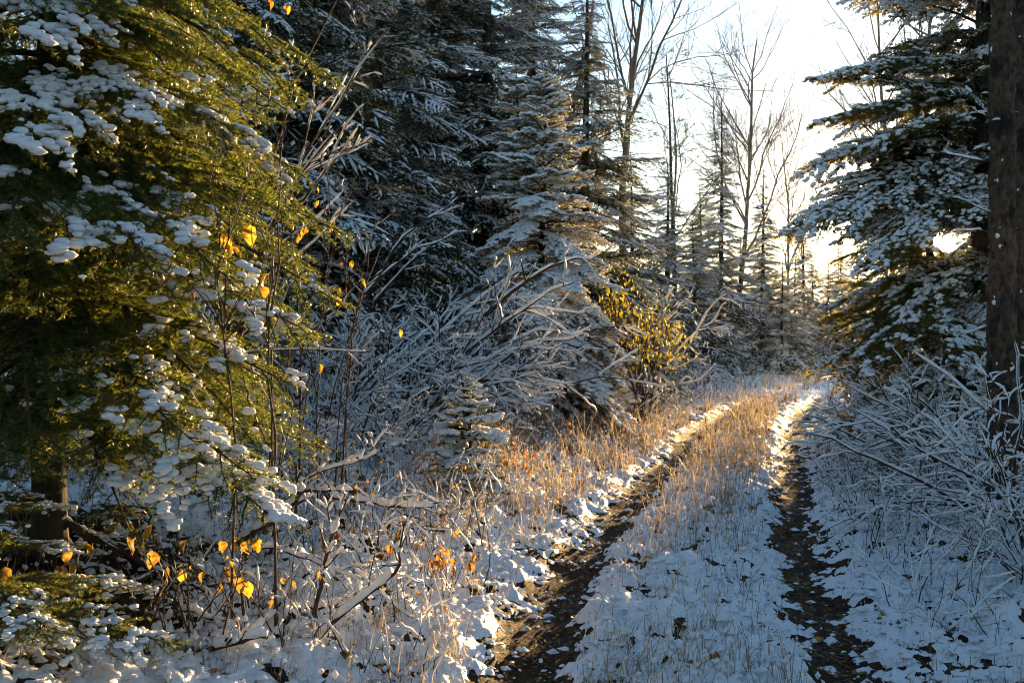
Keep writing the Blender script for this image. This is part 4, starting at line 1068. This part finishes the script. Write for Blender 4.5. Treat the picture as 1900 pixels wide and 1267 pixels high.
def snow_clods():
    rng = np.random.default_rng(172); n = 17000; y = 3.7+12*rng.random(n)**1.8; x = track(y)+rng.uniform(-3.6, 3.6, n)
    k = rng.random(n) < 1-.75*rutmask(x, y); x, y = x[k], y[k]; m = len(x)
    r = (.006+.030*rng.random(m)**2.2)*(1+.02*y); z = G(x, y)+np.maximum(0, snow_depth(x, y))+r*.15
    ax = np.array([[1, 0, 0], [.5, .87, .1], [-.5, .87, 0], [-1, 0, .1], [-.5, -.87, 0], [.5, -.87, .1], [0, 0, .75]])
    V = np.stack([x, y, z], 1)[:, None]+ax[None]*(r[:, None]*rng.uniform(.6, 1.35, (m, 7)))[..., None]*np.array([1, 1, .9])
    o = (np.arange(m)*7)[:, None, None]; Fc = np.array([[i, (i+1) % 6, 6] for i in range(6)])
    c = mobj('snow_clods', MB().add(V.reshape(-1, 3), (o+Fc[None]).reshape(-1, 3), 0).mesh('snow_clods', [M['snow']]))
    tag(c, 'small clods of snow strewn over grass beside the wheel ruts', 'snow', kind='stuff')
snow_clods()
def undergrowth():
    rng = np.random.default_rng(175); B = []
    def put(n, px0, px1, y0, y1):
        Y = rng.uniform(y0, y1, n); x = (rng.uniform(px0, px1, n)-950)/F*Y
        ok = np.abs(lateral(x, Y)) > 1.15; B.append(np.stack([x[ok], Y[ok]], 1))
    put(190, 470, 900, 5.6, 11); put(160, 560, 960, 9, 14); put(190, 1560, 1930, 5, 11); put(120, 1480, 1700, 10, 18); put(90, 1080, 1300, 15, 24); put(150, 1220, 1500, 20, 38)
    nb = sum(map(len, B)); put(170, 330, 850, 4.4, 7.2)
    p = np.concatenate(B); n = len(p); st = np.column_stack([p, G(p[:, 0], p[:, 1])-.02])
    a = rng.uniform(0, 2*PI, n); sl_ = rng.gamma(2, .25, n)
    lv = grow(st, np.stack([np.cos(a)*sl_, np.sin(a)*sl_, np.ones(n)], 1), np.where(np.arange(n) < nb, rng.uniform(.2, .75, n)*(1+.6*sstep(16, 24, p[:, 1])), rng.uniform(.12, .42, n)), rng.uniform(.002, .0045, n)*(1+sstep(14, 24, p[:, 1])),
        [dict(n=7, wig=.16, taper=.4), dict(n=5, kids=3, f0=.25, ang=48, ratio=.42, wig=.25, rmin=.0018)], rng)
    bm, sm = branch_meshes(lv, rng, M['bark_twig'], (4, 3), [(1.0, .0065, 5, .6), (1.0, .0065, 4, .6)], 'undergrowth')
    o = mobj('undergrowth', bm); tag(o, 'frosted twigs and thin dead stems of the undergrowth on both verges', 'undergrowth', kind='stuff')
    snowp(sm, o)
    q = lv[1][0][:, -1]; q = q[(q[:, 0] < .6) & (q[:, 1] < 12)]; q = q[rng.random(len(q)) < .30]; m = len(q)
    d = nrm(rng.normal(0, .5, (m, 3))+np.array([0, 0, -1.])); sd = nrm(np.cross(d, rng.normal(size=(m, 3)))); l = rng.uniform(.02, .048, m)[:, None]; w_ = l*rng.uniform(.18, .36, m)[:, None]; bn = np.cross(d, sd)*l*.12
    V = np.stack([q, q+d*l*.45+sd*w_+bn, q+d*l, q+d*l*.45-sd*w_+bn], 1).reshape(-1, 3); i0 = (np.arange(m)*4)[:, None]
    Fc = np.concatenate([i0+np.array([[0, 1, 2]]), i0+np.array([[0, 2, 3]])])
    f = mobj('foliage', MB().add(V, Fc, 0, False).mesh('foliage', [M['leaf_dull']]), o); f['kind'] = 'stuff'
undergrowth()

# ------------------------------------------------------------------ fallen leaves
def litter():
    rng = np.random.default_rng(180); n = 11000; y = 3.6+16*rng.random(n)**2.0; side = np.where(rng.random(n) < .5, -.75, .75)
    x = track(y)+side+rng.normal(0, .13, n)
    k = n//5; y[:k] = rng.uniform(4.2, 7.6, k); x[:k] = rng.uniform(-4, -.9, k)
    keep = (rutmask(x, y) > .3); keep[:k] = snow_depth(x[:k], y[:k]) < .01
    x, y = x[keep], y[keep]
    e = 4500; ye = 3.8+10*rng.random(e)**1.5; xe = track(ye)+rng.uniform(-3.4, 3.4, e); x = np.concatenate([x, xe]); y = np.concatenate([y, ye])
    m = len(x); c = np.stack([x, y, G(x, y)+np.maximum(0, snow_depth(x, y))+.004+.010*rng.random(m)], 1)
    a = rng.uniform(0, 2*PI, m); d = np.stack([np.cos(a), np.sin(a), rng.normal(0, .25, m)], 1); sd = np.stack([-np.sin(a), np.cos(a), rng.normal(0, .25, m)], 1)
    l = (.006+.016*rng.random(m)**2.2)[:, None]; w_ = l*rng.uniform(.25, .8, m)[:, None]
    V = np.stack([c-d*l, c+sd*w_, c+d*l, c-sd*w_], 1).reshape(-1, 3)
    o = mobj('leaf_litter', MB().add(V, np.arange(m*4).reshape(-1, 4), 0, False).mesh('leaf_litter', [M['leaf_brown']]))
    tag(o, 'wet brown leaf litter in the wheel ruts and under the fir', 'leaves', kind='stuff')
litter()
rng = np.random.default_rng(190); spots = []
while len(spots) < 46:
    Y = 4.3+6*rng.random()**1.6; px = rng.uniform(560, 1880); x = (px-950)/F*Y
    kd = ['yellow', 'brown', 'orange', 'brown'][rng.integers(4)]; d = float(lateral(x, Y))
    inr = rutmask(np.array([x]), np.array([Y]))[0] > .4
    pl = ('in the left wheel rut' if d < 0 else 'in the right wheel rut') if inr else ('on the snow between the ruts' if abs(d) < .75 else ('on the verge beside the fir' if d < 0 else 'on the snow below the thicket'))
    spots.append((kd, pl, Y, x))
spots.sort(key=lambda q: (q[0], q[1], q[2])); cnt = {}
for kd, pl, Y, x in spots:
    k = cnt.get((kd, pl), 0); cnt[(kd, pl)] = k+1
    z = float(G(x, Y)+max(0, snow_depth(np.array([x]), np.array([Y]))[0]))+.012
    o = mobj('fallen_leaf', lf[kd][rng.integers(3)], None, (x, Y, z), (rng.normal(0, .25), rng.normal(0, .25), rng.uniform(0, 6.3)), rng.uniform(.6, 1.0))
    tag(o, 'small %s fallen leaf lying %s, %s' % (kd, pl, 'closest of them' if k == 0 else ORD[k]+' closest'), 'leaf', '%s leaves fallen %s' % (kd, pl))

# ------------------------------------------------------------------ thin haze added so that the air glows towards the sun
def glow_haze():
    a, z0, z1 = 4300., -2., 24.
    V = np.array([(x, y, z) for z in (z0, z1) for y in (-a, a) for x in (-a, a)])
    Q = [(0, 2, 3, 1), (4, 5, 7, 6), (0, 1, 5, 4), (2, 6, 7, 3), (0, 4, 6, 2), (1, 3, 7, 5)]
    m = bpy.data.materials.new('glow_haze'); m.use_nodes = True; n = m.node_tree; n.nodes.clear()
    out = n.nodes.new('ShaderNodeOutputMaterial'); v = n.nodes.new('ShaderNodeVolumePrincipled')
    v.inputs['Color'].default_value = (.95, .95, .95, 1); v.inputs['Density'].default_value = .00006; v.inputs['Anisotropy'].default_value = .88
    n.links.new(v.outputs[0], out.inputs['Volume'])
    o = mobj('glow_haze', MB().add(V, Q, 0, False).mesh('glow_haze', [m])); o['kind'] = 'stuff'
    tag(o, 'thin haze in the air of the wood', 'glow_haze')
glow_haze()
